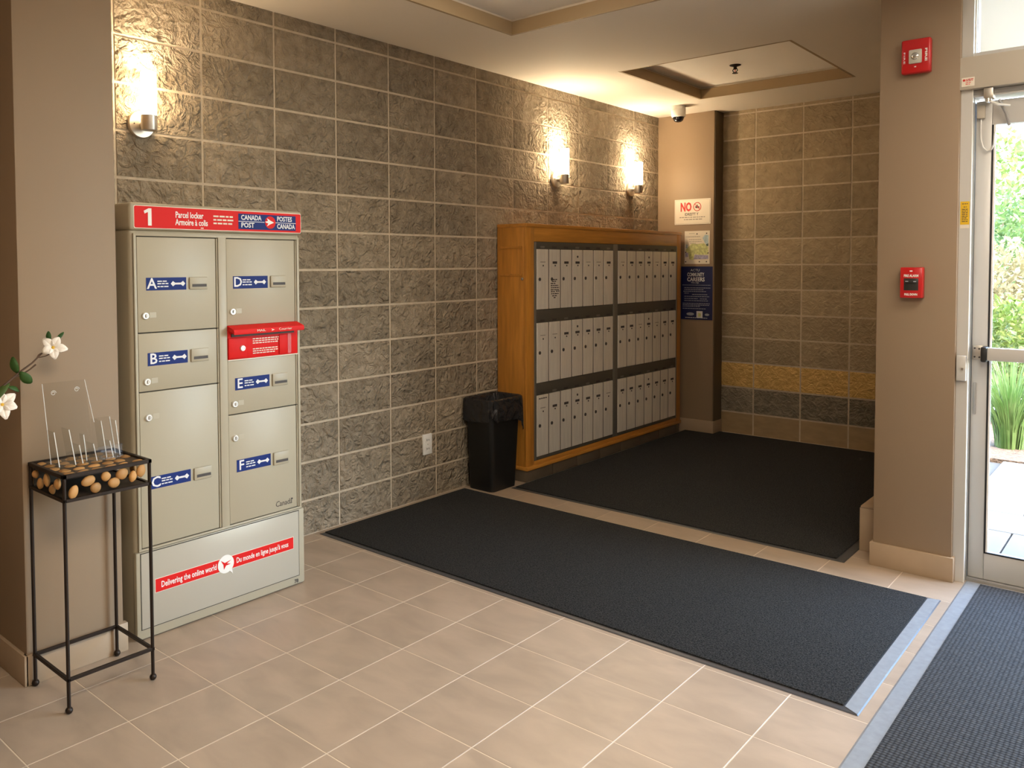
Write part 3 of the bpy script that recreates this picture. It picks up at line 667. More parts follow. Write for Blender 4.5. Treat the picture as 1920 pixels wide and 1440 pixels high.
MODS = [[2.232 + (3.183 - 2.232) * i / 7 for i in range(8)], [3.248 + (4.177 - 3.248) * i / 7 for i in range(8)]]
styles = ['tddottd' + 'tddotdd', 'ttdoddd' + 'ddtotdd', 'pddoodt' + 'dddoddd']
dm = {}
for r, (z0, z1) in enumerate(RZ):
    for c in range(14):
        xs_ = MODS[c // 7]; a, bb = xs_[c % 7] + 0.0045, xs_[c % 7 + 1] - 0.0045; H = z1 - z0; W = bb - a
        d = box('door', 'alu_door', Cb, a, bb, CY - 0.004, CY + 0.010, z0, z1, bev=0.002, seg=1)
        st = styles[r][c]; zt = z1 - 0.222 * H
        if st in 'do': box('name_slot', 'ink', d, a + W * 0.30, a + W * 0.70, CY - 0.0052, CY - 0.003, zt - 0.008, zt + 0.008)
        else: box('name_slot', 'ink_grey', d, a + W * 0.28, a + W * 0.72, CY - 0.0050, CY - 0.003, zt + 0.002, zt + 0.006)
        MB().lathe([(0.0055, 0), (0.0055, -0.003)], (a + W * 0.52, CY - 0.004, zt - 0.020), 'Y', 8).build('screw', 'ink', d)
        kz = z1 - 0.50 * H
        MB().lathe([(0.0115, 0), (0.0115, -0.0035), (0.009, -0.005)], (a + W * 0.22, CY - 0.004, kz), 'Y', 12).build('lock', 'ink', d, True)
        if c % 7 == 3: MB().lathe([(0.008, 0), (0.008, -0.0025)], (a + W * 0.5, CY - 0.004, z1 - 0.12 * H), 'Y', 10).build('master_lock', 'ink', d)
        if st == 'p': word_bars([(0, W * 0.7, 0, 0.007)], (a + W * 0.15, CY - 0.004, z1 - 0.022), (1, 0, 0), (0, 0, 1), 'ink', d, name='name_strip', h=0.007)
        if r == 0 and c == 1:
            rows = [(0.30, 0.70, 0.118), (0.22, 0.6, 0.106), (0.12, 0.55, 0.092), (0.12, 0.80, 0.078), (0.14, 0.88, 0.064), (0.12, 0.9, 0.050), (0.14, 0.5, 0.038), (0.60, 0.9, 0.040), (0.16, 0.86, 0.024), (0.25, 0.75, 0.010), (0.38, 0.62, -0.002)]
            word_bars([(W * u, W * v, q, 0.007) for u, v, q in rows], (a, CY - 0.004, z0 + 0.075), (1, 0, 0), (0, 0, 1), 'ink', d, name='crest_sticker', h=0.007)
        # number tag on the rail above each door
        box('number_tag', 'ink' if (c * 7 + r) % 3 else 'alu_mull', Cb, a + W * 0.32, a + W * 0.68, CY - 0.0018, CY, z1 + 0.008, z1 + 0.021)
for z0, z1 in RZ:
    for xs_ in MODS:
        for xg in xs_[1:7]: box('divider', 'alu_rail', Cb, xg - 0.0038, xg + 0.0038, CY - 0.0032, CY + 0.009, z0, z1)  # dark bars painting the shade of the gaps between doors
# card holders screwed to the wooden side
for z_ in (1.520, 1.342):
    h_ = MB().box(CX0 - 0.004, CX0, -0.215, -0.040, z_ - 0.010, z_ + 0.006).build('card_rail', 'wood_h', Cb)
MB().box(CX0 - 0.003, CX0, -0.222, -0.217, 1.32, 1.52).build('card_guide', 'wood', Cb)
MB().lathe([(0.010, 0), (0.010, -0.006), (0.006, -0.008)], (CX0, -0.220, 1.315), 'X', 12).build('side_lock', 'chrome', Cb, True)

# ================================================================== TRASH CAN AND ITS BAG
tb = thing('trash_can', 'tall square black plastic trash can beside the mailbox cabinet', 'trash can', (1.93, -0.13, 0))
def rr2(x0, x1, y0, y1, z, r=0.03, n=4):
    pts = []
    for cx, cy, a0 in ((x1 - r, y1 - r, 0), (x0 + r, y1 - r, 90), (x0 + r, y0 + r, 180), (x1 - r, y0 + r, 270)):
        for k in range(n + 1):
            a = math.radians(a0 + 90 * k / n); pts.append((cx + r * math.cos(a), cy + r * math.sin(a), z))
    return pts
b = MB(); b.loft([rr2(1.802, 2.045, -0.232, -0.035, 0.001), rr2(1.800, 2.047, -0.233, -0.034, 0.02), rr2(1.782, 2.078, -0.242, -0.026, 0.50),
                  rr2(1.774, 2.088, -0.246, -0.022, 0.505), rr2(1.772, 2.092, -0.247, -0.020, 0.556), rr2(1.786, 2.078, -0.238, -0.030, 0.556), rr2(1.812, 2.035, -0.222, -0.045, 0.03)], cap=True)
b.build('bin_shell', 'bin', tb, True)
bg_ = MB(); rings = []; rg = random.Random(3); N = 56
def sq(t, x0, x1, y0, y1, r=0.03):
    cx, cy, hx, hy = (x0 + x1) / 2, (y0 + y1) / 2, (x1 - x0) / 2, (y1 - y0) / 2
    ca, sa = math.cos(t), math.sin(t); p = 0.22
    return cx + hx * math.copysign(abs(ca) ** p, ca), cy + hy * math.copysign(abs(sa) ** p, sa)
wob = [rg.uniform(-1, 1) for _ in range(N)]
def bagring(ex, z, amp, zf=None):
    out = []
    for k in range(N):
        t = 2 * PI * (k + 0.5) / N; x, y = sq(t, 1.772 - ex, 2.092 + ex * 0.7, -0.247 - ex, -0.020 + min(ex, 0.008))
        dx, dy = math.cos(t), math.sin(t); wv = amp * wob[k]
        out.append((x + dx * wv, min(y + dy * wv, -0.010), z + (zf(t, k) if zf else 0)))
    return out
def hem(t, k):
    deg = math.degrees(t) % 360
    s = -0.085 * math.exp(-((deg - 318) / 28) ** 2) + 0.03 * math.exp(-((deg - 228) / 22) ** 2)
    return s + 0.006 * wob[(k * 7) % N]
rings = [bagring(-0.055, 0.36, 0.004), bagring(-0.035, 0.50, 0.004), bagring(-0.016, 0.570, 0.002), bagring(0.000, 0.577, 0.001), bagring(0.008, 0.570, 0.002),
         bagring(0.010, 0.53, 0.004), bagring(0.011, 0.485, 0.006, lambda t, k: hem(t, k) * 0.5), bagring(0.012, 0.440, 0.007, hem), bagring(0.011, 0.436, 0.007, hem)]
bg_.loft(rings, cap=False)
bag = bg_.build('trash_bag', 'bag', None, True)
for p in bag.data.polygons: p.use_smooth = True
tag(bag, 'shiny black plastic bag lining the trash can, folded over its rim', 'trash bag')

# ================================================================== METAL STAND WITH PEBBLES
st = thing('plant_stand', 'tall dark iron stand with a box top of brown pebbles in front of the column', 'stand', (-0.85, -0.66, 0))
SX0, SX1, SY0, SY1 = -0.988, -0.709, -0.800, -0.540
ZT, ZL = 0.750, 0.674
for x in (SX0, SX1):
    for y in (SY0, SY1):
        l_ = MB().cyl((x, y, 0.012), (x, y, ZT), 0.0058, n=10).build('leg', 'iron', st, True)
        MB().ell((x, y, 0.0115), (0.0115, 0.0115, 0.0115), 12, 8).build('ball_foot', 'iron', l_, True)
for z, r_ in ((ZT, 0.0062), (ZL, 0.0055), (0.108, 0.0055)):
    for a, c in (((SX0, SY0, z), (SX1, SY0, z)), ((SX0, SY1, z), (SX1, SY1, z)), ((SX0, SY0, z), (SX0, SY1, z)), ((SX1, SY0, z), (SX1, SY1, z))):
        a, c = Vector(a), Vector(c); d_ = (c - a).normalized() * r_
        MB().box(min(a.x, c.x) - r_, max(a.x, c.x) + r_, min(a.y, c.y) - r_, max(a.y, c.y) + r_, z - r_, z + r_, bev=0.0012, seg=1).build('rail' if z > 0.2 else 'stretcher', 'iron', st, True)
MB().box(SX0 + 0.006, SX1 - 0.006, SY0 + 0.006, SY1 - 0.006, ZT - 0.006, ZT - 0.001).build('top_plate', 'plate', st)
MB().box(SX0 + 0.006, SX1 - 0.006, SY0 + 0.006, SY1 - 0.006, ZL - 0.003, ZL + 0.001).build('shelf_plate', 'plate', st)
MB().box(SX0 + 0.006, SX1 - 0.006, SY1 - 0.010, SY1 - 0.007, ZL + 0.005, ZT - 0.006).build('back_plate', 'plate', st)
rg = random.Random(5)
pm = []
for v_ in range(4):
    mb = MB().ell((0, 0, 0), (1, 1, 1), 12, 8); 
    for q in mb.b.verts: q.co *= 1 + 0.12 * math.sin(q.co.x * 3 + v_ * 1.7) * math.cos(q.co.y * 2.3 + v_)
    m_ = mb.mesh('pebble'); m_.materials.append(MATS['pebble'])
    for p in m_.polygons: p.use_smooth = True
    pm.append(m_)
def pebble(c, r, rot=(0, 0, 0)):
    o = D.objects.new('pebble', pm[rg.randrange(4)]); link(o, st); o.location = c; o.scale = r; o.rotation_euler = rot
ztop = ZT + 0.001
for j in range(5):
    for i in range(6):
        x = SX0 + 0.026 + i * 0.0455 + (j % 2) * 0.010 + rg.uniform(-.004, .004); y = SY0 + 0.028 + j * 0.051 + rg.uniform(-.004, .004)
        if x < SX1 - 0.018: pebble((x, y, ztop - 0.003), (rg.uniform(.018, .0215), rg.uniform(.015, .022), 0.0065), (0, 0, rg.uniform(-.5, .5)))
for u, v_, a, c, t in ((0.028, 0.018, .013, .019, .3), (0.075, 0.044, .020, .014, -.2), (0.098, 0.018, .0155, .0145, .4), (0.132, 0.048, .0145, .013, 0), (0.158, 0.022, .0175, .0145, .2), (0.186, 0.046, .019, .015, -.3), (0.222, 0.030, .0115, .015, .2), (0.250, 0.044, .014, .019, .1)):
    pebble((SX0 + u, SY0 + 0.002, ZL + 0.005 + v_), (a * 1.18, 0.012, c * 1.15), (0, t, 0))
for u, v_, a, c in ((0.04, 0.045, .016, .018), (0.08, 0.020, .014, .015), (0.125, 0.042, .017, .022), (0.175, 0.022, .016, .018), (0.215, 0.046, .015, .014)):
    pebble((SX0 + 0.001, SY0 + u + 0.01, ZL + 0.002 + v_), (0.010, a, c), (rg.uniform(-.4, .4), 0, 0))
for u, v_ in ((0.05, 0.04), (0.11, 0.028), (0.17, 0.045), (0.22, 0.03)):
    pebble((SX1 - 0.001, SY0 + u, ZL + 0.004 + v_), (0.010, .016, .015))

# ================================================================== ACRYLIC BROCHURE HOLDER
bh = thing('brochure_holder', 'empty clear acrylic brochure holder on the iron stand', 'brochure holder', (-0.86, -0.66, 0.7605))
Z0 = 0.7605
def sheet(name, pts, d, edges=(), t=0.0016):
    MB().prism(pts, d).build(name, 'acrylic', bh)
    for a, c in edges:
        a, c = Vector(a), Vector(c)
        MB().cyl(a, c, t, n=6).build('polished_edge', 'acrylic_edge', bh, True)  # pale rods standing in for light caught in the sheet edges
BX0, BX1 = -0.968, -0.826
sheet('base', [(-0.968, -0.725, Z0), (-0.752, -0.725, Z0), (-0.752, -0.600, Z0), (-0.968, -0.600, Z0)], (0, 0, 0.003))
yb, yt, zt_ = -0.655, -0.598, 1.020
sheet('back_panel', [(BX0, yb, Z0 + .003), (BX1, yb, Z0 + .003), (BX1 - 0.004, yt, zt_), (BX0, yt, zt_)], (0, 0.003, 0.0006),
      [((BX0, yb, Z0 + 0.003), (BX0, yt, zt_)), ((BX1, yb, Z0 + .12), (BX1 - 0.004, yt, zt_))], t=0.0011)
sheet('side_back_panel', [(-0.826, yb, Z0 + .003), (-0.755, yb, Z0 + .003), (-0.762, -0.63, 0.888), (-0.826, -0.63, 0.888)], (0, 0.003, 0.0006), [((-0.755, yb, Z0 + 0.003), (-0.762, -0.63, 0.888))])
for x, h, y0, y1, tl in ((-0.966, 0.115, -0.715, -0.655, 0.010), (-0.918, 0.118, -0.722, -0.66, 0.014), (-0.893, 0.062, -0.718, -0.66, 0.006), (-0.868, 0.088, -0.690, -0.655, 0.004), (-0.846, 0.058, -0.716, -0.66, 0.006), (-0.806, 0.128, -0.700, -0.645, 0.012), (-0.788, 0.058, -0.710, -0.66, 0.006), (-0.756, 0.120, -0.690, -0.64, 0.008)):
    sheet('divider', [(x, y0, Z0 + .003), (x, y1, Z0 + .003), (x - tl, y1 + 0.01, Z0 + h), (x - tl, y0 + 0.012, Z0 + h)], (0.0025, 0, 0), [((x, y0, Z0 + .003), (x - tl, y0 + 0.012, Z0 + h))], t=0.0016)
sheet('front_lip', [(-0.918, -0.721, Z0 + .003), (-0.756, -0.709, Z0 + .003), (-0.756, -0.707, Z0 + .045), (-0.918, -0.719, Z0 + .045)], (0, 0.0025, 0))
for x_, z_ in ((-0.938, 0.988), (-0.862, 0.992)):
    pts = [(x_ + 0.009 * (1 - k / 22) * math.cos(k * 0.62), -0.611, z_ + 0.009 * (1 - k / 22) * math.sin(k * 0.62)) for k in range(16)]
    MB().tube(pts, 0.0009, 5).build('logo_swirl', 'acrylic_edge', bh, True)

# ================================================================== FLOWER BRANCH IN A VASE LEFT OF THE FRAME
vs = MB().lathe([(0.075, 0.0), (0.085, 0.02), (0.115, 0.30), (0.10, 0.55), (0.055, 0.72), (0.065, 0.76), (0.058, 0.76), (0.045, 0.70)], (-1.31, -0.62, 0.0005), n=28).build('floor_vase', 'vase', None, True)
tag(vs, 'tall dark floor vase beside the left column, holding the white blossoms', 'vase')
def flower(c, nrm, size, par, npet=5, ph=0.0):
    nrm = Vector(nrm).normalized(); a = nrm.cross(Vector((0, 0, 1))).normalized(); u = a.cross(nrm) * -1
    fl = MB()
    fl.ell(c, (0.006, 0.006, 0.006), 8, 6); core = fl.build('flower_centre', 'pollen', par, True)
    for k in range(npet):
        t = ph + 2 * PI * k / npet; d = a * math.cos(t) + u * math.sin(t); s = nrm.cross(d)
        rows = []; L = size * (0.9 + 0.25 * ((k * 37) % 5) / 5)
        for i in range(6):
            f = i / 5; wd = size * 0.36 * math.sin(PI * min(1, f * 0.80 + 0.14)); lift = 0.35 * size * math.sin(f * 1.5) - 0.22 * size * f * f
            p = Vector(c) + d * L * f + nrm * lift
            rows.append([p - s * wd + nrm * wd * 0.35, p, p + s * wd + nrm * wd * 0.35])
        b = MB(); b.loft(rows, cap=False, close=False); o = b.build('petal', 'petal', par, True)
        for p_ in o.data.polygons: p_.use_smooth = True
        md = o.modifiers.new('thick', 'SOLIDIFY'); md.thickness = 0.0012
    return core
def artleaf(p, d, nrm, L, W, par, material='leaf_art'):
    p = Vector(p); d = Vector(d).normalized(); s = d.cross(Vector(nrm)).normalized(); n_ = s.cross(d)
    rows = []
    for i in range(7):
        f = i / 6; wd = W * math.sin(PI * (f * 0.92 + 0.04)) ** 0.75
        q = p + d * L * f + n_ * (0.12 * L * math.sin(f * PI)); rows.append([q - s * wd + n_ * wd * 0.25, q, q + s * wd + n_ * wd * 0.25])
    b = MB(); b.loft(rows, cap=False, close=False); o = b.build('leaf', material, par)
    for p_ in o.data.polygons: p_.use_smooth = True
    md = o.modifiers.new('thick', 'SOLIDIFY'); md.thickness = 0.001
YF = -0.62; tocam = (-0.62, -0.78, 0.1)
br = thing('blossom_branch', 'thin brown twig ending in a white blossom before the column', 'flower branch', (-1.31, YF, 0.76), 'artificial blossoms in the floor vase')
MB().tube([(-1.30, YF, 0.10), (-1.305, YF, 0.50), (-1.29, YF, 0.76), (-1.22, YF, 0.90), (-1.13, YF, 1.00), (-1.085, YF, 1.036), (-1.045, YF, 1.068), (-1.005, YF, 1.095), (-0.965, YF, 1.132), (-0.950, YF, 1.143)], [0.004, 0.004, 0.004, 0.004, 0.0038, 0.0036, 0.0032, 0.0028, 0.0022, 0.002], 7).build('stem', 'twig', br, True)
MB().tube([(-1.065, YF, 1.052), (-1.04, YF - .004, 1.060), (-1.015, YF - .008, 1.076), (-0.998, YF - .01, 1.090)], [0.003, 0.0028, 0.0024, 0.003], 6).build('side_twig', 'twig', br, True)
MB().tube([(-0.992, YF, 1.107), (-0.985, YF, 1.118), (-0.978, YF, 1.124)], [0.002, 0.0025, 0.0012], 6).build('side_twig', 'twig', br, True)
MB().tube([(-0.985, YF, 1.110), (-0.965, YF - .004, 1.114), (-0.945, YF - .006, 1.122)], 0.0018, 6).build('side_twig', 'twig', br, True)
fc = (-0.944, YF - 0.012, 1.140)
flower(fc, (-0.35, -0.85, 0.25), 0.040, br, 5, 0.45)
artleaf((-0.950, YF, 1.160), (-0.05, 0.1, 1), (-.5, -.8, 0), 0.034, 0.008, br); artleaf((-0.932, YF, 1.158), (0.75, 0.1, 0.75), (-.5, -.8, 0), 0.042, 0.006, br)
artleaf((-1.050, YF, 1.066), (-0.25, 0.0, 1), (-.6, -.78, 0), 0.055, 0.0125, br); artleaf((-1.044, YF - .004, 1.070), (0.65, 0, -0.75), (-.6, -.7, .3), 0.052, 0.0155, br)
artleaf((-1.075, YF, 1.036), (-0.7, -0.2, -0.75), (-.6, -.7, .3), 0.065, 0.012, br, 'grass'); artleaf((-1.078, YF + 0.005, 1.025), (0.8, 0.1, -0.45), (-.4, -.6, .6), 0.040, 0.008, br)
br2 = thing('blossom_branch', 'white blossom cut off by the left edge below the twig leaves', 'flower branch', (-1.31, YF, 0.75), 'artificial blossoms in the floor vase')
MB().tube([(-1.315, YF - .01, 0.10), (-1.318, YF - .01, 0.60), (-1.30, YF - .01, 0.78), (-1.22, YF - .01, 0.88), (-1.15, YF - .01, 0.945), (-1.11, YF - .01, 0.968)], [0.004, 0.004, 0.0038, 0.0034, 0.003, 0.0022], 7).build('stem', 'twig', br2, True)
flower((-1.103, YF - 0.018, 0.974), (-0.25, -0.85, 0.35), 0.045, br2, 6, -0.35)
artleaf((-1.20, YF - .01, 0.90), (-0.3, -0.1, 1), (-.6, -.78, 0), 0.06, 0.014, br2)

# ================================================================== SCONCES
def sconce(x, label, v=''):
    z = 2.016; y = -0.080
    s = thing('wall_sconce', label, 'wall sconce', (x, 0, z), 'frosted tube sconces on the block wall')
    MB().lathe([(0.059, 0.004), (0.059, -0.014), (0.056, -0.019), (0.020, -0.021)], (x, 0, z), 'Y', 32).build('wall_plate', 'steel', s, True)
    MB().lathe([(0.003, 0), (0.003, -0.003)], (x - 0.036, -0.0195, z), 'Y', 8).build('screw', 'ink', s)
    MB().cyl((x, -0.02, z - 0.002), (x, y + 0.02, z - 0.002), 0.014, n=16).build('arm', 'steel', s, True)
    MB().lathe([(0.028, -0.034), (0.032, -0.033), (0.0335, -0.030), (0.0335, 0.030), (0.030, 0.031)], (x, y, z), n=32).build('socket_cup', 'steel', s, True)
    MB().lathe([(0.0305, 0.028), (0.0315, 0.034), (0.0315, 0.210), (0.0300, 0.213), (0.0285, 0.210), (0.0285, 0.200)], (x, y, z), n=32).build('glass_tube', 'tube' + v, s, True)
    MB().lathe([(0.0280, 0.203), (0.0275, 0.2045)], (x, y, z), n=24).build('lamp', 'tube_top' + v, s)
sconce(-0.308, 'lit frosted tube sconce above the parcel locker')
sconce(2.803, 'lit frosted tube sconce above the left half of the mailbox cabinet', '_b')
sconce(3.855, 'lit frosted tube sconce above the mailbox cabinet nearest the painted pilaster', '_b')

# ================================================================== SMALL WALL THINGS
ot = thing('wall_outlet', 'white electrical outlet on the block wall left of the trash can', 'outlet', (1.459, 0, 0.33))
cp = MB().box(1.420, 1.498, -0.012, 0.004, 0.268, 0.392, bev=0.004).build('cover_plate', 'white', ot, True)
for zz in (0.356, 0.304):
    MB().prism(rrect(1.442, 1.476, zz - 0.016, zz + 0.016, 0.006, -0.0115), (0, -0.002, 0)).build('receptacle', 'white', ot)
    MB().box(1.450, 1.4535, -0.0145, -0.013, zz - 0.006, zz + 0.006).box(1.4645, 1.468, -0.0145, -0.013, zz - 0.005, zz + 0.005).build('socket_slots', 'ink', ot)
MB().lathe([(0.003, 0), (0.003, -0.002)], (1.459, -0.012, 0.330), 'Y', 8).build('screw', 'steel', ot)

PX = 4.330
def wall_sheet(name, label, cat, y0, y1, z0, z1, material):
    """a printed sheet on the pilaster; y0 > y1"""
    t = MB().box(PX - 0.004, PX - 0.0002, y1, y0, z0, z1).build(name, material); tag(t, label, cat); return t
RV = (0, -1, 0)
no = wall_sheet('prohibition_sign', 'white sign with red NO lettering on the painted pilaster', 'sign', -0.160, -0.479, 1.737, 1.947, 'cream')
for a in ((-0.168, -0.471, 1.745, 1.7462), (-0.168, -0.471, 1.9378, 1.939), (-0.168, -0.1692, 1.745, 1.939), (-0.4698, -0.471, 1.745, 1.939)):
    MB().box(PX - 0.0045, PX - 0.0035, a[1], a[0], a[2], a[3]).build('border_line', 'ink_grey', no)
lettering('NO', 0.098, (PX - 0.004, -0.262, 1.880), RV, UP, 'ink_red', no, bold=0.004, width=0.098)
rg2 = []
for k in range(29):
    a = 2 * PI * k / 28; rg2.append((PX - 0.0046, -0.362 - 0.032 * math.cos(a), 1.882 + 0.034 * math.sin(a)))
MB().tube(rg2[:-1] + [rg2[0]], 0.0030, 6, cap=False).build('prohibition_ring', 'ink_red', no, True)
MB().prism([(PX - 0.0042, -0.362 - a, 1.882 + c) for a, c in ((-0.017, 0.008), (-0.010, 0.002), (-0.004, 0.017), (0.003, 0.018), (0.006, 0.002), (0.018, 0.004), (0.020, -0.012), (-0.016, -0.010))], (-0.0004, 0, 0)).build('prohibition_symbol', 'ink', no)
MB().prism([(PX - 0.0048, -0.362 - a, 1.882 + c) for a, c in ((-0.022, 0.020), (-0.019, 0.024), (0.024, -0.020), (0.021, -0.024))], (-0.0004, 0, 0)).build('prohibition_bar', 'ink_red', no)
lettering('IDRESTT Y', 0.032, (PX - 0.004, -0.312, 1.821), RV, UP, 'ink', no, width=0.120, bold=0.0006)
word_bars([(0.045, 0.275, 0.060), (0.085, 0.250, 0.042)], (PX - 0.004, -0.160, 1.737), RV, UP, 'ink_grey', no, h=0.007)

mp_ = wall_sheet('map_notice', 'small coloured map sheet pinned between the NO sign and the blue poster', 'notice', -0.252, -0.473, 1.408, 1.682, 'cream')
def blob(pts, m, nm, lift=0.0005):
    MB().prism([(PX - 0.0042 - lift, -0.252 - 0.221 * u, 1.408 + 0.274 * v) for u, v in pts], (-0.0003, 0, 0)).build(nm, m, mp_)
blob([(0.03, 0.42), (0.12, 0.50), (0.30, 0.62), (0.50, 0.60), (0.78, 0.62), (0.95, 0.50), (0.95, 0.28), (0.60, 0.28), (0.40, 0.30), (0.36, 0.12), (0.20, 0.14), (0.16, 0.30)], 'map_green', 'map_land')
blob([(0.36, 0.14), (0.42, 0.28), (0.60, 0.27), (0.95, 0.26), (0.95, 0.15)], 'map_violet', 'map_area', 0.0009)
blob([(0.03, 0.20), (0.15, 0.22), (0.15, 0.34), (0.03, 0.34)], 'map_violet', 'map_area', 0.0009)
blob([(0.72, 0.78), (0.82, 0.88), (0.95, 0.86), (0.95, 0.52), (0.82, 0.62)], 'map_blue', 'map_lake', 0.0009)
blob([(0.05, 0.48), (0.12, 0.48), (0.13, 0.58), (0.06, 0.60)], 'map_blue', 'map_lake', 0.0012)
blob([(0.85, 0.58), (0.95, 0.62), (0.95, 0.54), (0.90, 0.53)], 'map_dark', 'map_mark', 0.0013)
for u, v in ((0.05, 0.07), (0.88, 0.07), (0.60, 0.07), (0.88, 0.92), (0.50, 0.91), (0.94, 0.33), (0.05, 0.36)):
    blob([(u - .025, v - .02), (u + .025, v - .02), (u + .02, v + .02), (u - .02, v + .015)], 'ink', 'map_symbol', 0.0015)
word_bars([(0.010, 0.14, 0.226), (0.04, 0.15, 0.202), (0.04, 0.15, 0.186), (0.05, 0.10, 0.172), (0.04, 0.09, 0.253)], (PX - 0.004, -0.252, 1.408), RV, UP, 'ink_grey', mp_, h=0.004)
bp_ = wall_sheet('information_poster', 'navy blue poster with white text on the painted pilaster', 'poster', -0.222, -0.500, 0.944, 1.387, 'navy_dark')
def bt(s, size, u, z, wd, m='ink_white', **k): lettering(s, size, (PX - 0.004, -0.222 - u, z), RV, UP, m, bp_, width=wd, **k)
bt('ACTU', 0.028, 0.125, 1.355, 0.080); bt('COMMUNITY', 0.044, 0.130, 1.318, 0.150, bold=0.0008); bt('CAREERS', 0.046, 0.132, 1.278, 0.155, bold=0.0012); bt('Thru edge', 0.016, 0.125, 1.252, 0.070)
word_bars([(0.012, 0.262, 0, 0.004)], (PX - 0.004, -0.222, 1.232), RV, UP, 'ink_pale', bp_, h=0.004)
word_bars([(0.03, 0.26, 0.265), (0.03, 0.20, 0.250), (0.022, 0.225, 0.235), (0.03, 0.07, 0.220), (0.10, 0.24, 0.210), (0.03, 0.25, 0.193), (0.03, 0.15, 0.175), (0.17, 0.23, 0.174), (0.03, 0.24, 0.158), (0.015, 0.26, 0.135), (0.015, 0.25, 0.122), (0.015, 0.17, 0.110), (0.015, 0.22, 0.092)], (PX - 0.004, -0.222, 0.944), RV, UP, 'ink_pale', bp_, h=0.0052)
word_bars([(0.04, 0.235, 0.016, 0.005)], (PX - 0.004, -0.222, 0.944), RV, UP, 'ink_white', bp_, h=0.005)
MB().prism([(PX - 0.0043, -0.222 - 0.085 - 0.034 * math.cos(2 * PI * k / 20), 0.990 + 0.013 * math.sin(2 * PI * k / 20)) for k in range(20)], (-0.0004, 0, 0)).build('oval_mark', 'ink_pale', bp_)
MB().prism([(PX - 0.0043, -0.222 - 0.232 - 0.020 * math.cos(2 * PI * k / 16), 0.988 + 0.010 * math.sin(2 * PI * k / 16)) for k in range(16)], (-0.0004, 0, 0)).build('oval_mark', 'ink_pale', bp_)
MB().box(PX - 0.0048, PX - 0.0038, -0.222 - 0.193, -0.222 - 0.140, 0.962, 1.016).build('white_panel', 'ink_white', bp_)
MB().box(PX - 0.0053, PX - 0.0046, -0.222 - 0.178, -0.222 - 0.155, 0.970, 1.000).build('panel_mark', 'map_green', bp_)

# fire devices on the right column (face x = 2.035, facing -x)
FXR = 2.035
sb = thing('fire_alarm_strobe', 'red fire alarm strobe with a clear lens high on the right column', 'fire alarm', (FXR, -2.489, 2.32))
MB().box(FXR - 0.040, FXR, -2.547, -2.431, 2.244, 2.393, bev=0.008, seg=3).build('housing', 'red_alarm', sb, True)
MB().box(FXR - 0.047, FXR - 0.036, -2.514, -2.462, 2.284, 2.346, bev=0.005, seg=2).build('strobe_lens', 'lens', sb, True)
MB().ell((FXR - 0.047, -2.488, 2.316), (0.006, 0.016, 0.016), 14, 8).build('strobe_bulb', 'chrome', sb, True)
lettering('FIRE', 0.010, (FXR - 0.040, -2.444, 2.314), (0, 0, -1), (0, -1, 0), 'ink_white', sb, width=0.050)
lettering('FIRE', 0.012, (FXR - 0.040, -2.530, 2.318), (0, 0, -1), (0, -1, 0), 'white', sb, width=0.056, bold=0.0004)
MB().box(FXR - 0.0412, FXR - 0.039, -2.492, -2.484, 2.268, 2.273).build('mark', 'white', sb)
pu = thing('fire_pull_station', 'red fire alarm pull station at hand height on the right column', 'pull station', (FXR, -2.486, 1.318))
MB().box(FXR - 0.045, FXR, -2.532, -2.442, 1.250, 1.387, bev=0.005, seg=2).build('housing', 'red_alarm', pu, True)
MB().box(FXR - 0.0462, FXR - 0.043, -2.516, -2.458, 1.284, 1.338, bev=0.001).build('pull_window', 'window_black', pu, True)
MB().box(FXR - 0.054, FXR - 0.044, -2.510, -2.464, 1.318, 1.328, bev=0.002).build('pull_handle', 'window_black', pu, True)
MB().box(FXR - 0.0545, FXR - 0.0535, -2.478, -2.466, 1.323, 1.326).box(FXR - 0.0545, FXR - 0.0535, -2.509, -2.498, 1.322, 1.326).build('handle_mark', 'ink_pale', pu)
lettering('FIRE ALARM', 0.0155, (FXR - 0.0452, -2.487, 1.349), RV, UP, 'white', pu, width=0.058, bold=0.0006)
lettering('PULL DOWN', 0.013, (FXR - 0.0452, -2.487, 1.266), RV, UP, 'white', pu, width=0.052, bold=0.0006)
MB().box(FXR - 0.0458, FXR - 0.044, -2.492, -2.481, 1.368, 1.373).build('mark', 'ink_white', pu)

# sticker and push plate on the door frame (face x = 2.06)
ys = MB().box(2.0585, 2.0598, -2.694, -2.660, 1.572, 1.672).build('warning_sticker', 'yellow'); tag(ys, 'yellow warning sticker on the aluminium door frame', 'sticker')
word_bars([(0.006, 0.028, 0.090), (0.012, 0.024, 0.076)] + [(0.006, 0.028, 0.066 - 0.0075 * k) for k in range(8)], (2.0585, -2.660, 1.572), RV, UP, 'ink', ys, h=0.003)
MB().box(2.0585, 2.0598, -2.694, -2.660, 1.556, 1.5715).build('white_strip', 'cream', ys)
pp = thing('key_switch', 'small grey key switch box on the door frame beside the push bar', 'switch', (2.055, -2.676, 0.945))
MB().box(2.036, 2.060, -2.6955, -2.6585, 0.892, 1.002, bev=0.004).build('housing', 'alu_frame', pp, True)
MB().lathe([(0.006, 0), (0.006, -0.004)], (2.036, -2.682, 0.945), 'X', 12).build('key_cylinder', 'steel', pp, True)
MB().box(2.0315, 2.033, -2.683, -2.681, 0.941, 0.949).build('keyway', 'ink', pp)

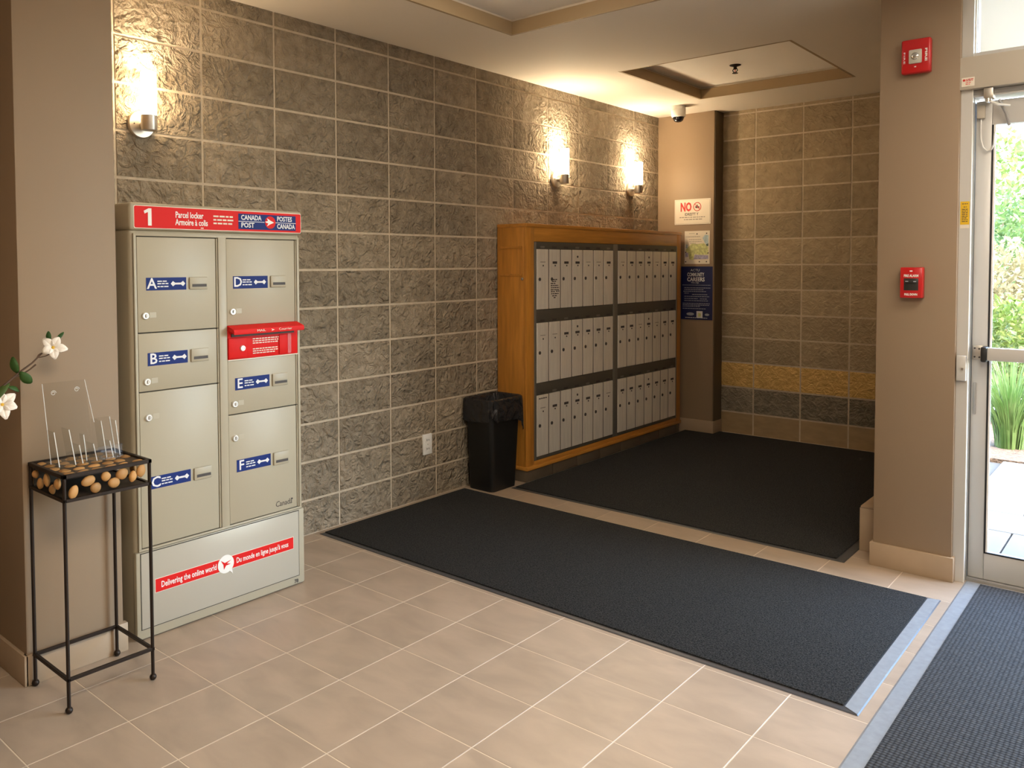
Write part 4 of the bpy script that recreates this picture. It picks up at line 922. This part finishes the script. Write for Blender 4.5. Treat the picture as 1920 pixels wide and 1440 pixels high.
# ceiling devices
sx, sy_ = 3.964, -0.370
sc_ = thing('security_camera', 'white dome security camera on the ceiling in front of the pilaster', 'security camera', (sx, sy_, ZC))
MB().lathe([(0.056, 0), (0.057, -0.030), (0.055, -0.032), (0.057, -0.034), (0.056, -0.075), (0.050, -0.086), (0.040, -0.088)], (sx, sy_, ZC), n=32).build('housing', 'white', sc_, True)
MB().lathe([(0.043, -0.085), (0.042, -0.100), (0.035, -0.115), (0.022, -0.125), (0.006, -0.128)], (sx, sy_, ZC), n=28).build('dome', 'smoke_dome', sc_, True)
sp = thing('sprinkler_head', 'brass fire sprinkler head hanging in the bright ceiling recess', 'sprinkler', (3.32, -1.105, ZC + 0.086))
zb = ZC + 0.086; cx, cy = 3.32, -1.105
MB().lathe([(0.038, 0), (0.036, -0.004), (0.018, -0.010), (0.012, -0.012)], (cx, cy, zb), n=24).build('escutcheon', 'iron', sp, True)
MB().lathe([(0.011, -0.010), (0.011, -0.026), (0.006, -0.030)], (cx, cy, zb), n=14).build('body', 'iron', sp, True)
for s in (-1, 1): MB().tube([(cx, cy + s * 0.010, zb - 0.024), (cx, cy + s * 0.017, zb - 0.036), (cx, cy + s * 0.004, zb - 0.052)], 0.0032, 6).build('yoke_arm', 'iron', sp, True)
MB().lathe([(0.003, -0.028), (0.003, -0.048)], (cx, cy, zb), n=8).build('bulb', 'ink_red', sp, True)
MB().lathe([(0.019, -0.053), (0.019, -0.056)], (cx, cy, zb), n=18).build('deflector', 'iron', sp, True)

# ================================================================== OUTSIDE
gr = struct(box('ground', 'slab_joint', None, 2.2, 40, -26, 20, -0.30, -0.045))
SLX = [2.24, 2.66, 3.06, 3.46, 3.86, 4.90]; 
for i in range(len(SLX) - 1):
    nsl = 9
    for j in range(nsl):
        y1 = -2.45 - j * 0.6 + (0.3 if i % 2 else 0.0); y0 = y1 - 0.592
        y1 = min(y1 , -2.445)
        box('slab', 'slab', gr, SLX[i] + 0.004, SLX[i + 1] - 0.004, y0, y1, -0.06, -0.022, bev=0.003, seg=1)
bed = struct(MB().box(4.92, 7.0, -9, 3, -0.2, -0.015).build('ground_bed', 'soil'))
struct(MB().box(7.0, 40, -26, 20, -0.2, -0.02).build('ground_lawn', 'lawn'))
def grass_clump(x, y, h, n, label, seed, z=-0.02):
    rg = random.Random(seed); t = thing('ornamental_grass', label, 'grass', (x, y, z), 'ornamental grasses in the garden bed')
    b = MB()
    for i in range(n):
        a = rg.uniform(0, 2 * PI); r0 = rg.uniform(0, 0.10); lean = rg.uniform(0.1, 0.75); H = h * rg.uniform(0.6, 1.0); wd = rg.uniform(0.004, 0.008)
        d = Vector((math.cos(a), math.sin(a), 0)); s = Vector((-d.y, d.x, 0)); p0 = Vector((x, y, z)) + d * r0; rows = []
        for k in range(5):
            f = k / 4; p = p0 + d * (H * lean * f * f) + Vector((0, 0, H * (f - 0.28 * lean * f * f * f))); ww = wd * (1 - f * 0.92)
            rows.append([p - s * ww, p + s * ww])
        b.loft(rows, cap=False, close=False)
    o = b.build('blades', 'grass', t); o['kind'] = 'stuff'
def bush(name, x, y, z0, h, rx, n, material, label, cat, seed, trunk=0.0, leaf=0.05, group=None):
    rg = random.Random(seed); t = thing(name, label, cat, (x, y, z0), group)
    b = MB(); tips = []
    stems = MB(); ns = 1 if trunk else 5
    base = z0 + trunk
    for k in range(ns if not trunk else 6):
        a = 2 * PI * k / 6; d = Vector((math.cos(a), math.sin(a), 0)); L = h - trunk
        p0 = Vector((x, y, base - 0.05)); p2 = p0 + d * rx * 0.55 + Vector((0, 0, L * rg.uniform(0.5, 0.8))); p1 = (p0 + p2) / 2 - d * rx * 0.12
        stems.tube([p0, p1, p2], [0.022 if trunk else 0.012, 0.014 if trunk else 0.008, 0.004], 6)
    if trunk: stems.tube([(x, y, z0 - 0.05), (x + .02, y, z0 + trunk * .5), (x, y, base)], [0.06, 0.05, 0.04], 8)
    stems.build('trunk' if trunk else 'stems', 'bark', t, True)
    verts, faces = [], []
    for i in range(n):
        while True:
            q = Vector((rg.uniform(-1, 1), rg.uniform(-1, 1), rg.uniform(-1, 1)))
            if 0.12 < q.length < 1: break
        lump = 1 + 0.25 * math.sin(q.x * 5 + seed) * math.cos(q.z * 6 + seed * 2)
        p = Vector((x + q.x * rx * lump, y + q.y * rx * lump, base + (h - trunk) * (0.5 + 0.5 * q.z) * (0.9 + 0.1 * lump)))
        d = (q.normalized() + Vector((rg.uniform(-1, 1), rg.uniform(-1, 1), rg.uniform(-1.2, 0.6)))).normalized()
        s = d.cross(Vector((rg.uniform(-1, 1), rg.uniform(-1, 1), rg.uniform(-1, 1)))).normalized(); L = leaf * rg.uniform(0.6, 1.3); n_ = d.cross(s)
        k = len(verts); verts += [p, p + d * L * 0.5 + s * L * 0.25 + n_ * L * 0.06, p + d * L, p + d * L * 0.5 - s * L * 0.25 + n_ * L * 0.06]
        faces.append((k, k + 1, k + 2, k + 3))
    m = D.meshes.new('foliage'); m.from_pydata([tuple(v) for v in verts], [], faces); m.materials.append(MATS[material])
    o = link(D.objects.new('foliage', m), t); o['kind'] = 'stuff'
gy = [(5.42, -2.42, .85, 'green ornamental grass clump seen through the door glass'), (5.4, -3.55, .80, 'ornamental grass clump outside the far half of the door'), (5.4, -4.75, .75, 'ornamental grass clump outside the lobby window'), (5.4, -5.95, .8, 'ornamental grass clump farthest along the bed')]
for k, (x, y, h, lb) in enumerate(gy): grass_clump(x, y, h, 420, lb, 20 + k)
SG = 'garden shrubs'
bush('leafy_shrub', 6.75, -2.2, -0.02, 1.10, 0.48, 3400, 'leaf_b', 'low yellow-green shrub right behind the grass in the door glass', 'shrub', 1, leaf=0.08, group=SG)
bush('leafy_shrub', 6.7, -3.6, -0.02, 1.05, 0.55, 2600, 'leaf_a', 'low dark green shrub outside the far half of the door', 'shrub', 2, leaf=0.08, group=SG)
bush('flowering_shrub', 8.55, -1.9, -0.02, 1.65, 0.62, 4200, 'leaf_c', 'tan feathery shrub above the low shrub in the door glass', 'shrub', 3, leaf=0.09, group=SG)
bush('leafy_shrub', 10.35, -1.75, -0.02, 2.35, 0.80, 5200, 'leaf_a', 'tall bright green shrub behind the tan feathery one', 'shrub', 4, leaf=0.10, group=SG)
bush('leafy_shrub', 8.6, -5.4, -0.02, 1.8, 0.9, 3000, 'leaf_b', 'rounded shrub beyond the lobby window', 'shrub', 5, leaf=0.09, group=SG)
bush('garden_tree', 12.9, -1.4, -0.02, 3.5, 1.0, 2400, 'leaf_b', 'light green young tree rising highest in the door glass', 'tree', 6, trunk=1.4, leaf=0.14, group='garden trees')
bush('garden_tree', 12.6, -4.6, -0.02, 3.3, 1.2, 2800, 'leaf_b', 'yellow-green young tree beyond the far half of the door', 'tree', 7, trunk=1.3, leaf=0.11, group='garden trees')
bush('garden_tree', 13.0, -8.0, -0.02, 4.0, 1.4, 2600, 'leaf_a', 'broad young tree far beyond the lobby window', 'tree', 8, trunk=1.5, leaf=0.12, group='garden trees')

for o in EMPT:
    if '_loc' in o: del o['_loc']
